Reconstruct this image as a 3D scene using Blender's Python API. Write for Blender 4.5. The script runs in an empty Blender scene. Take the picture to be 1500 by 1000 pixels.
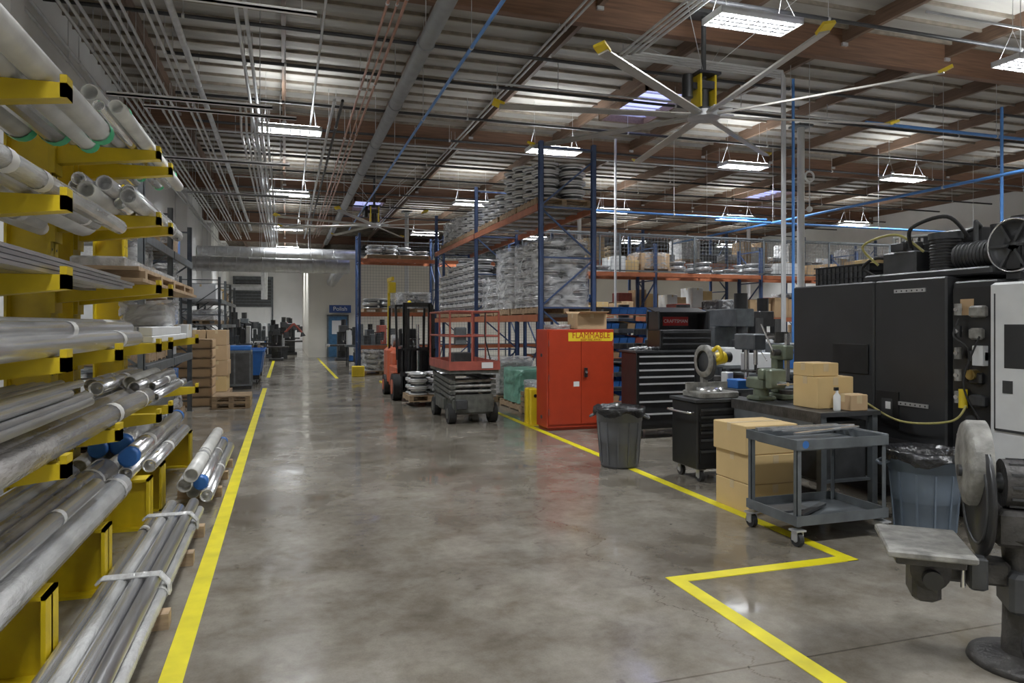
import bpy, math, random
from mathutils import Vector, Matrix
random.seed(7)
S=bpy.context.scene
R=random.uniform
# ------------------------------------------------------------------ materials
def M(name,col,rough=.5,metal=0.0,var=.15,scale=6.0,bump=0.0,bscale=40.0,emit=0.0,spec=.5,stretch=None,coat=0.0,dark=None):
    m=bpy.data.materials.new(name); m.use_nodes=True; nt=m.node_tree; N=nt.nodes; L=nt.links
    b=N['Principled BSDF']
    b.inputs['Roughness'].default_value=rough; b.inputs['Metallic'].default_value=metal
    b.inputs['Specular IOR Level'].default_value=spec
    b.inputs['Coat Weight'].default_value=coat
    tc=N.new('ShaderNodeTexCoord'); mp=N.new('ShaderNodeMapping')
    L.new(tc.outputs['Object'],mp.inputs['Vector'])
    if stretch: mp.inputs['Scale'].default_value=stretch
    n=N.new('ShaderNodeTexNoise'); n.inputs['Scale'].default_value=scale; n.inputs['Detail'].default_value=5
    L.new(mp.outputs[0],n.inputs['Vector'])
    r=N.new('ShaderNodeValToRGB')
    r.color_ramp.elements[0].position=.3; r.color_ramp.elements[1].position=.7
    d=dark if dark else tuple(c*(1-var*2) for c in col)
    r.color_ramp.elements[0].color=(*[max(0,c) for c in d],1)
    r.color_ramp.elements[1].color=(*[min(1,c*(1+var*.3)) for c in col],1)
    L.new(n.outputs['Fac'],r.inputs['Fac']); L.new(r.outputs['Color'],b.inputs['Base Color'])
    if bump:
        n2=N.new('ShaderNodeTexNoise'); n2.inputs['Scale'].default_value=bscale; n2.inputs['Detail'].default_value=4
        L.new(mp.outputs[0],n2.inputs['Vector'])
        bp=N.new('ShaderNodeBump'); bp.inputs['Strength'].default_value=bump; bp.inputs['Distance'].default_value=.02
        L.new(n2.outputs['Fac'],bp.inputs['Height']); L.new(bp.outputs[0],b.inputs['Normal'])
    return m
def emis(name,col,s):
    m=bpy.data.materials.new(name); m.use_nodes=True; nt=m.node_tree; nt.nodes.clear()
    e=nt.nodes.new('ShaderNodeEmission'); e.inputs[0].default_value=(*col,1); e.inputs[1].default_value=s
    o=nt.nodes.new('ShaderNodeOutputMaterial'); nt.links.new(e.outputs[0],o.inputs[0]); return m
WALL=M('white_wall_paint',(.84,.84,.83),.7,var=.04,scale=1.2,bump=.1)
CREAM=M('cream_wall_paint',(.74,.71,.62),.7,var=.04,scale=1)
GLU=M('glulam_wood',(.18,.09,.05),.6,var=.22,scale=5,stretch=(.3,3,6))
PUR=M('purlin_wood',(.16,.095,.06),.6,var=.2,scale=5,stretch=(3,.3,6))
DECK=M('roof_deck',(.40,.38,.345),.75,var=.2,scale=1.6,bump=.5,bscale=5,stretch=(.35,1.4,1))
JOI=M('joist_wood',(.24,.20,.155),.7,var=.2)
GALV=M('galvanised_steel',(.60,.61,.62),.38,.6,var=.12)
COND=M('conduit_grey',(.60,.61,.62),.4,.3,var=.08)
DUCTP=M('grey_duct_paint',(.28,.29,.30),.45,.3,var=.1)
BLKPIPE=M('black_iron_pipe',(.045,.045,.05),.5,.2)
COP=M('copper_pipe',(.50,.27,.20),.4,.5,var=.15)
BLUP=M('blue_pipe_paint',(.08,.24,.60),.35,.1,var=.05)
ALU=M('aluminium_tube',(.86,.86,.86),.23,.85,var=.08,scale=3,stretch=(6,.5,6))
ALUD=M('steel_tube',(.60,.60,.61),.28,.85,var=.18,scale=4,stretch=(6,.5,6))
WRAPT=M('plastic_wrapped_tube',(.72,.72,.71),.16,.25,var=.20,scale=5,bump=.8,bscale=12,stretch=(2,.6,2))
WRAPD=M('smoky_plastic_wrap',(.42,.40,.38),.16,.2,var=.25,scale=5,bump=.8,bscale=14,stretch=(2,.6,2))
WHT=M('white_pipe_paint',(.74,.73,.69),.35,0,var=.16,scale=4)
YEL=M('yellow_rack_paint',(.66,.47,.005),.45,var=.18,scale=3)
YLINE=M('yellow_floor_tape',(.80,.69,.01),.45,var=.12,scale=5)
SYEL=M('safety_yellow',(.80,.58,.02),.4,var=.06)
ORG=M('orange_beam_paint',(.46,.14,.06),.45,var=.1)
BLUR=M('blue_upright_paint',(.045,.08,.19),.45,var=.12)
RED=M('red_cabinet_paint',(.44,.042,.014),.34,var=.06)
REDD=M('faded_red_paint',(.38,.085,.06),.45,var=.18)
BLK=M('black_paint',(.016,.016,.017),.38,var=.2)
BLK2=M('satin_black_panel',(.028,.029,.031),.42,var=.15,scale=2)
RUB=M('black_rubber',(.02,.02,.02),.75)
BAG=M('black_bin_bag',(.012,.012,.013),.25,bump=.8,bscale=18)
DGR=M('dark_grey_metal',(.07,.072,.075),.45,.4,var=.2)
CASTI=M('cast_iron',(.085,.08,.075),.5,.4,var=.3,scale=9,bump=.3)
GRN=M('grey_painted_steel',(.14,.155,.165),.42,.3,var=.2)
LGR=M('light_grey_hammertone',(.33,.32,.29),.5,.1,var=.3,scale=12,bump=.3)
BINGR=M('grey_bin_plastic',(.125,.13,.14),.5,var=.1)
BINBL=M('blue_grey_bin_plastic',(.12,.155,.20),.5,var=.1)
CARD=M('cardboard',(.52,.35,.19),.75,var=.07,scale=3)
CARDY=M('tan_cardboard',(.64,.45,.20),.7,var=.05,scale=3)
TAPE=M('packing_tape',(.60,.46,.26),.3,var=.05)
WOOD=M('pallet_wood',(.42,.29,.17),.75,var=.25,scale=5,stretch=(1,4,4))
CHR=M('chrome',(.78,.78,.79),.2,.85,var=.1)
PULL=M('brushed_drawer_pull',(.70,.70,.71),.3,.35,var=.05)
RIM=M('wheel_rim_alloy',(.78,.79,.80),.22,.5,var=.08)
RIMD=M('wheel_rim_barrel',(.10,.105,.11),.35,.5,var=.2)
BLUB=M('blue_plastic',(.025,.14,.46),.4,var=.08)
GREENF=M('green_film',(.20,.45,.34),.3,bump=.5,var=.2)
GTAPE=M('green_tape',(.05,.50,.22),.5,var=.1)
VISE=M('green_machine_paint',(.19,.225,.16),.45,.2,var=.25)
OLIV=M('olive_grey_paint',(.12,.125,.11),.5,.2,var=.3,scale=8)
FORK=M('orange_forklift_paint',(.52,.11,.05),.38,var=.1)
WHM=M('white_machine_paint',(.70,.71,.71),.35,var=.04)
BRASS=M('brass',(.5,.36,.12),.3,.9)
GLASSB=M('blue_door_paint',(.05,.15,.28),.4)
SIGNB=M('blue_sign',(.02,.06,.22),.4)
LBL=M('white_label',(.75,.75,.74),.5,var=.02)
LBLR=M('red_label',(.45,.01,.01),.4,var=.02)
LBLY=M('yellow_label',(.85,.62,.02),.5,var=.02)
HOSEY=M('yellow_hose',(.45,.40,.12),.5,var=.1)
WIRE=M('mesh_wire',(.22,.23,.24),.5,.4)
FANB=M('fan_blade_aluminium',(.48,.46,.42),.35,.4,var=.08)
LED=emis('led_strip',(.94,.97,1.0),430.0)
CEILFILL=emis('added_ceiling_fill',(.94,.98,1.0),52.0)  # added fill glow for the ceiling; real high bays emit nothing upward
SKYL=emis('skylight_panel',(.42,.46,.95),1.8)
def wrapmat():
    m=bpy.data.materials.new('stretch_wrap'); m.use_nodes=True; nt=m.node_tree; N=nt.nodes; L=nt.links
    b=N['Principled BSDF']; b.inputs['Base Color'].default_value=(.85,.86,.87,1); b.inputs['Roughness'].default_value=.3; b.inputs['Specular IOR Level'].default_value=.5
    t=N.new('ShaderNodeBsdfTransparent'); mx=N.new('ShaderNodeMixShader')
    tc=N.new('ShaderNodeTexCoord'); mp=N.new('ShaderNodeMapping'); mp.inputs['Scale'].default_value=(1,1,2.4); n=N.new('ShaderNodeTexNoise'); n.inputs['Scale'].default_value=2.6; n.inputs['Detail'].default_value=4; n.inputs['Distortion'].default_value=1.2
    L.new(tc.outputs['Object'],mp.inputs[0]); L.new(mp.outputs[0],n.inputs['Vector'])
    r=N.new('ShaderNodeValToRGB'); r.color_ramp.elements[0].position=.40; r.color_ramp.elements[1].position=.68
    r.color_ramp.elements[0].color=(.08,.08,.08,1); r.color_ramp.elements[1].color=(.62,.62,.62,1)
    L.new(n.outputs['Fac'],r.inputs['Fac']); L.new(r.outputs[0],mx.inputs[0]); L.new(t.outputs[0],mx.inputs[1]); L.new(b.outputs[0],mx.inputs[2])
    L.new(mx.outputs[0],N['Material Output'].inputs[0]); return m
SWRAP=wrapmat()
def floormat():
    m=bpy.data.materials.new('polished_concrete'); m.use_nodes=True; nt=m.node_tree; N=nt.nodes; L=nt.links
    b=N['Principled BSDF']; tc=N.new('ShaderNodeTexCoord'); O=tc.outputs['Object']
    def noise(s,d,dist=0,vec=None,rg=.6):
        n=N.new('ShaderNodeTexNoise'); n.inputs['Scale'].default_value=s; n.inputs['Detail'].default_value=d; n.inputs['Distortion'].default_value=dist; n.inputs['Roughness'].default_value=rg
        L.new(vec or O,n.inputs['Vector']); return n.outputs['Fac']
    def ramp(src,p0,c0,p1,c1):
        r=N.new('ShaderNodeValToRGB'); e=r.color_ramp.elements; e[0].position=p0; e[0].color=(*c0,1); e[1].position=p1; e[1].color=(*c1,1); L.new(src,r.inputs[0]); return r.outputs[0]
    def mul(a,bb,f=1.0):
        x=N.new('ShaderNodeMix'); x.data_type='RGBA'; x.blend_type='MULTIPLY'; x.inputs[0].default_value=f; L.new(a,x.inputs[6]); L.new(bb,x.inputs[7]); return x.outputs[2]
    def math_(op,a,bv):
        x=N.new('ShaderNodeMath'); x.operation=op
        for i,k in enumerate((a,bv)):
            if k is None: continue
            if isinstance(k,(int,float)): x.inputs[i].default_value=k
            else: L.new(k,x.inputs[i])
        return x.outputs[0]
    c=ramp(noise(.8,8,.2),.34,(.145,.125,.098),.64,(.31,.285,.24))
    c=mul(c,ramp(noise(2.4,9,.3),.34,(.68,.65,.60),.56,(1,1,1)))
    c=mul(c,ramp(noise(14,6),.3,(.84,.83,.81),.6,(1,1,1)))
    c=mul(c,ramp(noise(5.5,3),.24,(.55,.52,.48),.33,(1,1,1)))
    c=mul(c,ramp(noise(90,3),.3,(.88,.88,.88),.6,(1,1,1)))
    sp=N.new('ShaderNodeSeparateXYZ'); L.new(O,sp.inputs[0])
    X,Y=sp.outputs[0],sp.outputs[1]
    cy=N.new('ShaderNodeCombineXYZ'); L.new(Y,cy.inputs[1]); cx=N.new('ShaderNodeCombineXYZ'); L.new(X,cx.inputs[0])
    wy=math_('MULTIPLY',math_('SUBTRACT',noise(.8,9,0,cy.outputs[0],.65),.5),1.6)
    wx=math_('MULTIPLY',math_('SUBTRACT',noise(.8,9,0,cx.outputs[0],.65),.5),1.6)
    l1=math_('ABSOLUTE',math_('ADD',math_('SUBTRACT',X,2.25),wy),None)
    l2=math_('ABSOLUTE',math_('SUBTRACT',Y,3.0),None)
    l3=math_('ABSOLUTE',math_('SUBTRACT',math_('ADD',math_('SUBTRACT',Y,math_('MULTIPLY',X,.6)),wx),7.6),None)
    l4=math_('ABSOLUTE',math_('SUBTRACT',Y,15.0),None)
    for l,t in ((l1,.0026),(l2,.004),(l3,.0018),(l4,.008)):
        k=ramp(l,t,(.52,.49,.45),t*2.2,(1,1,1)); c=mul(c,k)
    L.new(c,b.inputs['Base Color'])
    rr=ramp(noise(1.7,7,.2),.38,(.06,)*3,.62,(.27,)*3); L.new(rr,b.inputs['Roughness'])
    bp=N.new('ShaderNodeBump'); bp.inputs['Strength'].default_value=.06; bp.inputs['Distance'].default_value=.01
    L.new(noise(4,4),bp.inputs['Height']); L.new(bp.outputs[0],b.inputs['Normal'])
    b.inputs['Specular IOR Level'].default_value=1.0
    return m
FLOOR=floormat()
# ------------------------------------------------------------------ builder
class B:
    def __init__(s,name,o=(0,0,0),rz=0.0):
        s.n=name;s.o=Vector(o);s.rz=rz;s.v=[];s.f=[];s.m=[];s.sm=[];s.mats=[]
    def mi(s,m):
        if m not in s.mats: s.mats.append(m)
        return s.mats.index(m)
    def add(s,vs,fs,m,smooth=False):
        b=len(s.v); s.v+= [tuple(x) for x in vs]; k=s.mi(m)
        for f in fs: s.f.append([b+i for i in f]); s.m.append(k); s.sm.append(smooth)
    def box(s,x0,x1,y0,y1,z0,z1,m):
        v=[(x0,y0,z0),(x1,y0,z0),(x1,y1,z0),(x0,y1,z0),(x0,y0,z1),(x1,y0,z1),(x1,y1,z1),(x0,y1,z1)]
        s.add(v,[(0,3,2,1),(4,5,6,7),(0,1,5,4),(1,2,6,5),(2,3,7,6),(3,0,4,7)],m)
    def cb(s,x0,x1,y0,y1,z0,z1,m,c=.015):
        def ring(i,z): return [(x0+i+c,y0+i,z),(x1-i-c,y0+i,z),(x1-i,y0+i+c,z),(x1-i,y1-i-c,z),(x1-i-c,y1-i,z),(x0+i+c,y1-i,z),(x0+i,y1-i-c,z),(x0+i,y0+i+c,z)]
        v=ring(c,z0)+ring(0,z0+c)+ring(0,z1-c)+ring(c,z1)
        fs=[tuple(range(7,-1,-1)),tuple(range(24,32))]
        for k in range(3):
            for j in range(8): fs.append((k*8+j,k*8+(j+1)%8,(k+1)*8+(j+1)%8,(k+1)*8+j))
        s.add(v,fs,m)
    def rb(s,c,size,m,rx=0,ry=0,rz=0):
        mt=Matrix.Translation(c)@Matrix.Rotation(rz,4,'Z')@Matrix.Rotation(ry,4,'Y')@Matrix.Rotation(rx,4,'X')
        a,b,d=[q/2 for q in size]
        v=[mt@Vector(p) for p in [(-a,-b,-d),(a,-b,-d),(a,b,-d),(-a,b,-d),(-a,-b,d),(a,-b,d),(a,b,d),(-a,b,d)]]
        s.add(v,[(0,3,2,1),(4,5,6,7),(0,1,5,4),(1,2,6,5),(2,3,7,6),(3,0,4,7)],m)
    def bar(s,p0,p1,w,m,h=None):
        p0=Vector(p0);p1=Vector(p1);d=p1-p0;h=h or w
        q=d.to_track_quat('Z','Y').to_matrix().to_4x4(); mt=Matrix.Translation((p0+p1)/2)@q
        a,b,c=w/2,h/2,d.length/2
        v=[mt@Vector(p) for p in [(-a,-b,-c),(a,-b,-c),(a,b,-c),(-a,b,-c),(-a,-b,c),(a,-b,c),(a,b,c),(-a,b,c)]]
        s.add(v,[(0,3,2,1),(4,5,6,7),(0,1,5,4),(1,2,6,5),(2,3,7,6),(3,0,4,7)],m)
    def cyl(s,p0,p1,r,m,seg=14,r2=None,caps=True):
        p0=Vector(p0);p1=Vector(p1);r2=r if r2 is None else r2
        q=(p1-p0).to_track_quat('Z','Y').to_matrix()
        v=[]
        for p,rr in ((p0,r),(p1,r2)):
            for i in range(seg):
                a=2*math.pi*i/seg; v.append(p+q@Vector((rr*math.cos(a),rr*math.sin(a),0)))
        s.add(v,[(i,(i+1)%seg,seg+(i+1)%seg,seg+i) for i in range(seg)],m,True)
        if caps:
            s.add(v[:seg],[tuple(range(seg-1,-1,-1))],m); s.add(v[seg:],[tuple(range(seg))],m)
    def lathe(s,prof,c,m,seg=24,axis='Z',smooth=True,sy=1.0):
        c=Vector(c); v=[]
        for r,h in prof:
            for i in range(seg):
                a=2*math.pi*i/seg; x,y=r*math.cos(a),r*math.sin(a)*sy
                p={'Z':(x,y,h),'X':(h,x,y),'Y':(y,h,x)}[axis]; v.append(c+Vector(p))
        fs=[]
        for k in range(len(prof)-1):
            for i in range(seg): fs.append((k*seg+i,k*seg+(i+1)%seg,(k+1)*seg+(i+1)%seg,(k+1)*seg+i))
        s.add(v,fs,m,smooth)
    def path(s,pts,r,m,seg=8):
        pts=[Vector(p) for p in pts]
        for i in range(len(pts)-1): s.cyl(pts[i],pts[i+1],r,m,seg)
        for p in pts[1:-1]: s.ball(p,r*1.02,m,seg)
    def ball(s,c,r,m,seg=10,sz=1.0):
        n=6; s.lathe([(max(.0005,r*math.sin(math.pi*k/n)),-r*sz*math.cos(math.pi*k/n)) for k in range(n+1)],c,m,seg)
    def curve(s,pts,r,m,seg=8,n=8):
        P=[Vector(p) for p in pts]; P=[P[0]]+P+[P[-1]]; o=[]
        for i in range(1,len(P)-2):
            for k in range(n):
                t=k/n; a,b,c,d=P[i-1],P[i],P[i+1],P[i+2]
                o.append(.5*((2*b)+(c-a)*t+(2*a-5*b+4*c-d)*t*t+(3*b-a-3*c+d)*t**3))
        o.append(P[-2]); s.path(o,r,m,seg)
    def torus(s,c,Rr,r,m,axis='Z',seg=24,k=8):
        s.lathe([(Rr+r*math.cos(2*math.pi*j/k),r*math.sin(2*math.pi*j/k)) for j in range(k+1)],c,m,seg,axis)
    def tube(s,x,z,r,y0,y1,m,seg=14,cap=None,wall=.8):
        dp=.12; ri=r*wall; L=y1-y0
        s.lathe([(.001,dp),(ri,dp),(ri,0),(r,0),(r,L),(ri,L),(ri,L-dp),(.001,L-dp)],(x,y0,z),m,seg,'Y')
        if cap:
            s.lathe([(.001,-.012),(r*.8,-.012),(r*1.04,-.008),(r*1.04,.10)],(x,y0,z),cap,seg,'Y')
            s.lathe([(r*1.04,L-.10),(r*1.04,L+.008),(r*.8,L+.012),(.001,L+.012)],(x,y0,z),cap,seg,'Y')
    def pallet(s,x0,x1,y0,y1,z,m=None):
        m=m or WOOD
        for k in range(3):
            xx=x0+(x1-x0-.09)*k/2; s.box(xx,xx+.09,y0,y1,z+.02,z+.11,m)
        n=6
        for k in range(n):
            yy=y0+(y1-y0-.1)*k/(n-1); s.box(x0,x1,yy,yy+.1,z+.11,z+.13,m)
        for k in range(3):
            yy=y0+(y1-y0-.1)*k/2; s.box(x0,x1,yy,yy+.1,z,z+.02,m)
    def carton(s,x0,x1,y0,y1,z0,z1,m=None):
        m=m or CARD
        s.cb(x0,x1,y0,y1,z0,z1,m,.006); ym=(y0+y1)/2; xm=(x0+x1)/2
        s.box(x0-.0015,x1+.0015,ym-.03,ym+.03,z1-.07,z1+.0015,TAPE)
        s.box(xm-.03,xm+.03,y0-.0012,y0,z1-.08,z1-.006,TAPE)
    def rim(s,x,y,z,r=.23,h=.19,m=None,seg=24):
        m=m or RIM
        s.lathe([(r*.80,h*.55),(r*.84,h*.98),(r,h),(r*1.0,h*.84),(r*.86,h*.76)],(x,y,z),m,seg)
        s.lathe([(r*.86,h*.24),(r,h*.16),(r,0),(r*.85,0.0)],(x,y,z),m,seg)
        s.lathe([(r*.86,h*.76),(r*.76,h*.6),(r*.76,h*.4),(r*.86,h*.24)],(x,y,z),RIMD,seg)
        s.lathe([(.001,h*.7),(r*.2,h*.7),(r*.24,h*.55),(r*.80,h*.55)],(x,y,z),m,seg)
    def wrap(s,x0,x1,y0,y1,z0,z1,m=None,jit=.02,rings=14,seg=44):
        m=m or SWRAP; cx,cy=(x0+x1)/2,(y0+y1)/2; a,b=(x1-x0)/2,(y1-y0)/2; v=[]
        for k in range(rings):
            z=z0+(z1-z0)*k/(rings-1)
            for i in range(seg):
                t=2*math.pi*i/seg; c_,s_=math.cos(t),math.sin(t)
                px=a*math.copysign(abs(c_)**.5,c_)+R(-jit,jit); py=b*math.copysign(abs(s_)**.5,s_)+R(-jit,jit)
                v.append((cx+px,cy+py,z+R(-jit,jit)*.4))
        fs=[(k*seg+i,k*seg+(i+1)%seg,(k+1)*seg+(i+1)%seg,(k+1)*seg+i) for k in range(rings-1) for i in range(seg)]
        fs.append(tuple((rings-1)*seg+i for i in range(seg)))
        s.add(v,fs,m,True)
    def caster(s,x,y,r=.06,h=.13,m=None):
        s.cyl((x-.02,y,r),(x+.02,y,r),r,m or RUB,14)
        s.cyl((x-.023,y,r),(x+.023,y,r),r*.45,GALV,10)
        s.box(x-.032,x-.024,y-.03,y+.03,r-.01,h,GALV); s.box(x+.024,x+.032,y-.03,y+.03,r-.01,h,GALV)
        s.box(x-.045,x+.045,y-.045,y+.045,h-.012,h,GALV)
    def build(s,parent=None):
        me=bpy.data.meshes.new(s.n); me.from_pydata(s.v,[],s.f)
        for m in s.mats: me.materials.append(m)
        me.polygons.foreach_set('material_index',s.m); me.polygons.foreach_set('use_smooth',s.sm)
        me.update()
        o=bpy.data.objects.new(s.n,me); S.collection.objects.link(o)
        o.location=s.o; o.rotation_euler=(0,0,s.rz)
        if parent: o.parent=parent
        return o
def empty(name,loc=(0,0,0),rz=0):
    e=bpy.data.objects.new(name,None); S.collection.objects.link(e); e.location=loc; e.rotation_euler=(0,0,rz); e.empty_display_size=.2; return e
def text(name,body,size,loc,rot,mat,parent,ext=.001,sx=1.0):
    cu=bpy.data.curves.new(name,'FONT'); cu.body=body; cu.size=size; cu.extrude=ext; cu.align_x='CENTER'; cu.align_y='CENTER'
    t=bpy.data.objects.new(name+'_tmp',cu); S.collection.objects.link(t)
    bpy.context.view_layer.update()
    me=bpy.data.meshes.new_from_object(t); bpy.data.objects.remove(t)
    me.materials.clear(); me.materials.append(mat)
    o=bpy.data.objects.new(name,me); S.collection.objects.link(o); o.location=loc; o.rotation_euler=rot; o.scale=(sx,1,1); o.parent=parent; return o
# ------------------------------------------------------------------ shell
X0,X1,Y0,Y1,H=-3.67,27.0,-7.0,52.0,7.1
b=B('floor'); b.box(X0-.3,X1+.3,Y0-.3,Y1+.3,-.2,0,FLOOR); b.build()
b=B('wall_left'); b.box(X0-.25,X0,Y0,Y1,0,H,WALL)
b.build()
for y in (2.2,10.6,19,27.4,35.8,44.2):
    b=B('wall_pilaster',(X0+.2,y,0)); b.box(-.19,.2,-.25,.25,0,6.4,WALL); b.box(-.19,.24,-.29,.29,6.3,6.4,WALL); b.build()
b=B('wall_right'); b.box(X1,X1+.25,Y0,Y1,0,H,WALL); b.build()
b=B('wall_front'); b.box(X0,X1,Y0-.25,Y0,0,H,WALL); b.build()
b=B('wall_back'); b.box(X0,X1,Y1,Y1+.25,0,H,WALL); b.build()
b=B('door_2',(-2.1,Y1-.06,0)); b.box(-1.2,1.2,-.02,.05,2.9,4.9,GRN)
for k in range(9): b.box(-1.15,1.15,-.04,-.02,2.95+k*.21,3.1+k*.21,DGR)
b.box(-1.3,-1.2,-.06,.05,0,5,GRN); b.box(1.2,1.3,-.06,.05,0,5,GRN); b.box(-1.3,1.3,-.06,.05,4.9,5.0,GRN); b.build()
PY=38.0
b=B('wall_partition'); b.box(1.15,X1,PY,PY+.2,0,5.3,CREAM); b.box(1.1,X1,PY-.05,PY+.25,5.3,5.4,GRN); b.build()
b=B('wall_partition_side'); b.box(1.15,1.35,PY+.26,Y1,0,5.3,CREAM); b.build()
b=B('door_1',(2.6,PY-.005,0)); b.box(-.55,-.47,-.1,0,0,2.2,GRN); b.box(.47,.55,-.1,0,0,2.2,GRN); b.box(-.55,.55,-.1,0,2.12,2.2,GRN)
b.box(-.47,.47,-.07,-.02,.01,2.12,GLASSB); b.box(-.3,.3,-.08,-.07,1.2,1.9,LBL); b.ball((.36,-.1,1.02),.035,CHR); b.build()
e=empty('department_sign',(2.7,PY-.3,2.5)); b=B('panel'); b.box(-.55,.55,-.02,.02,-.2,.2,SIGNB); b.box(-.5,-.47,0,.3,.1,.13,GRN); b.box(.47,.5,0,.3,.1,.13,GRN); b.build(e)
text('lettering','Polish',.3,(0,-.022,0),(math.pi/2,0,0),LBL,e)
b=B('ceiling'); b.box(X0,X1,Y0,Y1,H,H+.15,DECK)
y=Y0+.3
while y<Y1: b.box(X0,X1,y-.02,y+.02,H-.06,H,JOI); y+=.61
b.build()
GY=[-6.2,2.2,10.6,19,27.4,35.8,44.2]
b=B('ceiling_girders')
for y in GY: b.box(X0,X1,y-.08,y+.08,6.55,H,GLU)
for y in GY:
    for k in range(13):
        x=X0+1.2+2.44*k
        if x<X1: b.box(x-.06,x+.06,y-.12,y+.12,6.78,6.84,GALV)
b.build()
b=B('ceiling_purlins')
for k in range(13):
    x=X0+1.2+2.44*k
    if x<X1: b.box(x-.04,x+.04,Y0,Y1,6.84,H-.001,PUR)
b.build()
for i,(x,y) in enumerate([(8.2,15.2),(18.4,24.2),(3.4,31.5),(8.2,6.2),(13.1,32)]):
    b=B('window_%d'%(i+1),(x,y,0)); b.box(-.6,.6,-1.2,1.2,H-.06,H-.03,SKYL)
    for q in (-.62,.62): b.box(q-.03,q+.03,-1.25,1.25,H-.25,H-.005,PUR)
    for q in (-1.22,1.22): b.box(-.65,.65,q-.03,q+.03,H-.25,H-.005,PUR)
    for q in range(7): b.box(-.6,.6,-1.05+q*.35-.015,-1.05+q*.35+.015,H-.12,H-.09,GALV)
    b.build()
for (x,y) in [(11.85,14.2),(11.7,27.4),(20,14.2),(20,27.4),(4.9,30)]:
    b=B('column',(x,y,0)); b.cyl((0,0,0),(0,0,6.5),.085,WHM,20); b.box(-.2,.2,-.2,.2,0,.03,GRN); b.box(-.2,.2,-.2,.2,6.44,6.5,GRN); b.build()
# ------------------------------------------------------------------ light fixtures
fx=None
def fixture(x,y,z=5.9):
    global fx
    if fx is None:
        b=B('high_bay_light_fixture')
        b.box(-.64,.64,-.24,.24,.02,.05,WHM)
        for q in (-.24,.22): b.box(-.66,.66,q,q+.02,-.03,.06,WHM)
        for q in (-.66,.64): b.box(q,q+.02,-.24,.24,-.03,.06,WHM)
        for k in range(4):
            yy=-.165+k*.11
            b.add([(-.6,yy-.018,.008),(-.6,yy+.018,.008),(.6,yy+.018,.008),(.6,yy-.018,.008)],[(0,1,2,3)],LED)
            if k<3: b.box(-.62,.62,yy+.04,yy+.07,-.035,.018,BLK)
        for k in range(5): b.box(-.4+k*.2-.008,-.4+k*.2+.008,-.22,.22,-.035,-.02,BLK)
        b.box(-.3,.3,-.06,.06,.05,.10,WHM)
        b.add([(-.6,-.2,.075),(.6,-.2,.075),(.6,-.1,.075),(-.6,-.1,.075)],[(0,1,2,3)],CEILFILL)  # added upward-glowing strips on the housing, only to brighten the roof deck
        b.add([(-.6,.1,.075),(.6,.1,.075),(.6,.2,.075),(-.6,.2,.075)],[(0,1,2,3)],CEILFILL)
        for sx in (-.55,.55):
            b.cyl((sx,-.2,.06),(sx*.9,0,.5),.004,GALV,5); b.cyl((sx,.2,.06),(sx*.9,0,.5),.004,GALV,5); b.cyl((sx*.9,0,.5),(sx*.9,0,H-5.9-.02),.004,GALV,5)
        fx=b.build(); fx.location=(x,y,z)
    else:
        o=bpy.data.objects.new('high_bay_light_fixture',fx.data); S.collection.objects.link(o); o.location=(x,y,z)
for x in (.1,6.2,11.6,17.0,22.7):
    for y in (-4,1.2,8.4,16.1,24,32.8,41.2,47.5): 
        if y>37 and x>1: continue
        if x>20 and y<10: continue
        fixture(x,y)
# ------------------------------------------------------------------ fans
def fan(x,y,z,Rr,a0):
    b=B('industrial_fan',(x,y,z))
    b.cyl((0,0,-.06),(0,0,.04),.26,GALV,28); b.cyl((0,0,.04),(0,0,.10),.16,DGR,24); b.cyl((0,0,.1),(0,0,.42),.08,DGR,20)
    b.box(-.13,.13,-.13,.13,.40,.52,DGR); b.box(-.15,-.12,-.14,.14,.1,.62,SYEL); b.box(.12,.15,-.14,.14,.1,.62,SYEL); b.box(-.2,.2,-.2,.2,.62,.66,BLK)
    b.cyl((-.30,0,.25),(-.30,0,.62),.09,BLK,16); b.box(-.34,-.1,-.05,.05,.4,.5,BLK)
    b.cyl((0,0,.6),(0,0,H-z-.35),.04,DGR,12); b.box(-.25,.25,-.15,.15,H-z-.4,H-z-.34,DGR)
    for k in range(4):
        a=math.pi/4+k*math.pi/2; b.cyl((0,0,.66),(1.9*math.cos(a),1.9*math.sin(a),H-z-.1),.006,GALV,5)
    for k in range(8):
        a=a0+k*math.pi/4; ca,sa=math.cos(a),math.sin(a)
        mid=Rr/2+.12
        b.rb((ca*mid,sa*mid,-.01),(Rr-.24,.14,.025),FANB,rx=.22,rz=a)
        b.rb((ca*.32,sa*.32,-.0),(.35,.10,.04),GALV,rz=a)
        b.rb((ca*(Rr+.02),sa*(Rr+.02),.03),(.18,.16,.04),SYEL,rx=.22,ry=-.35,rz=a)
    return b.build()
fan(6.48,10.05,5.1,3.35,math.radians(36)); fan(2.9,24.6,5.1,3.35,math.radians(20))
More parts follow.
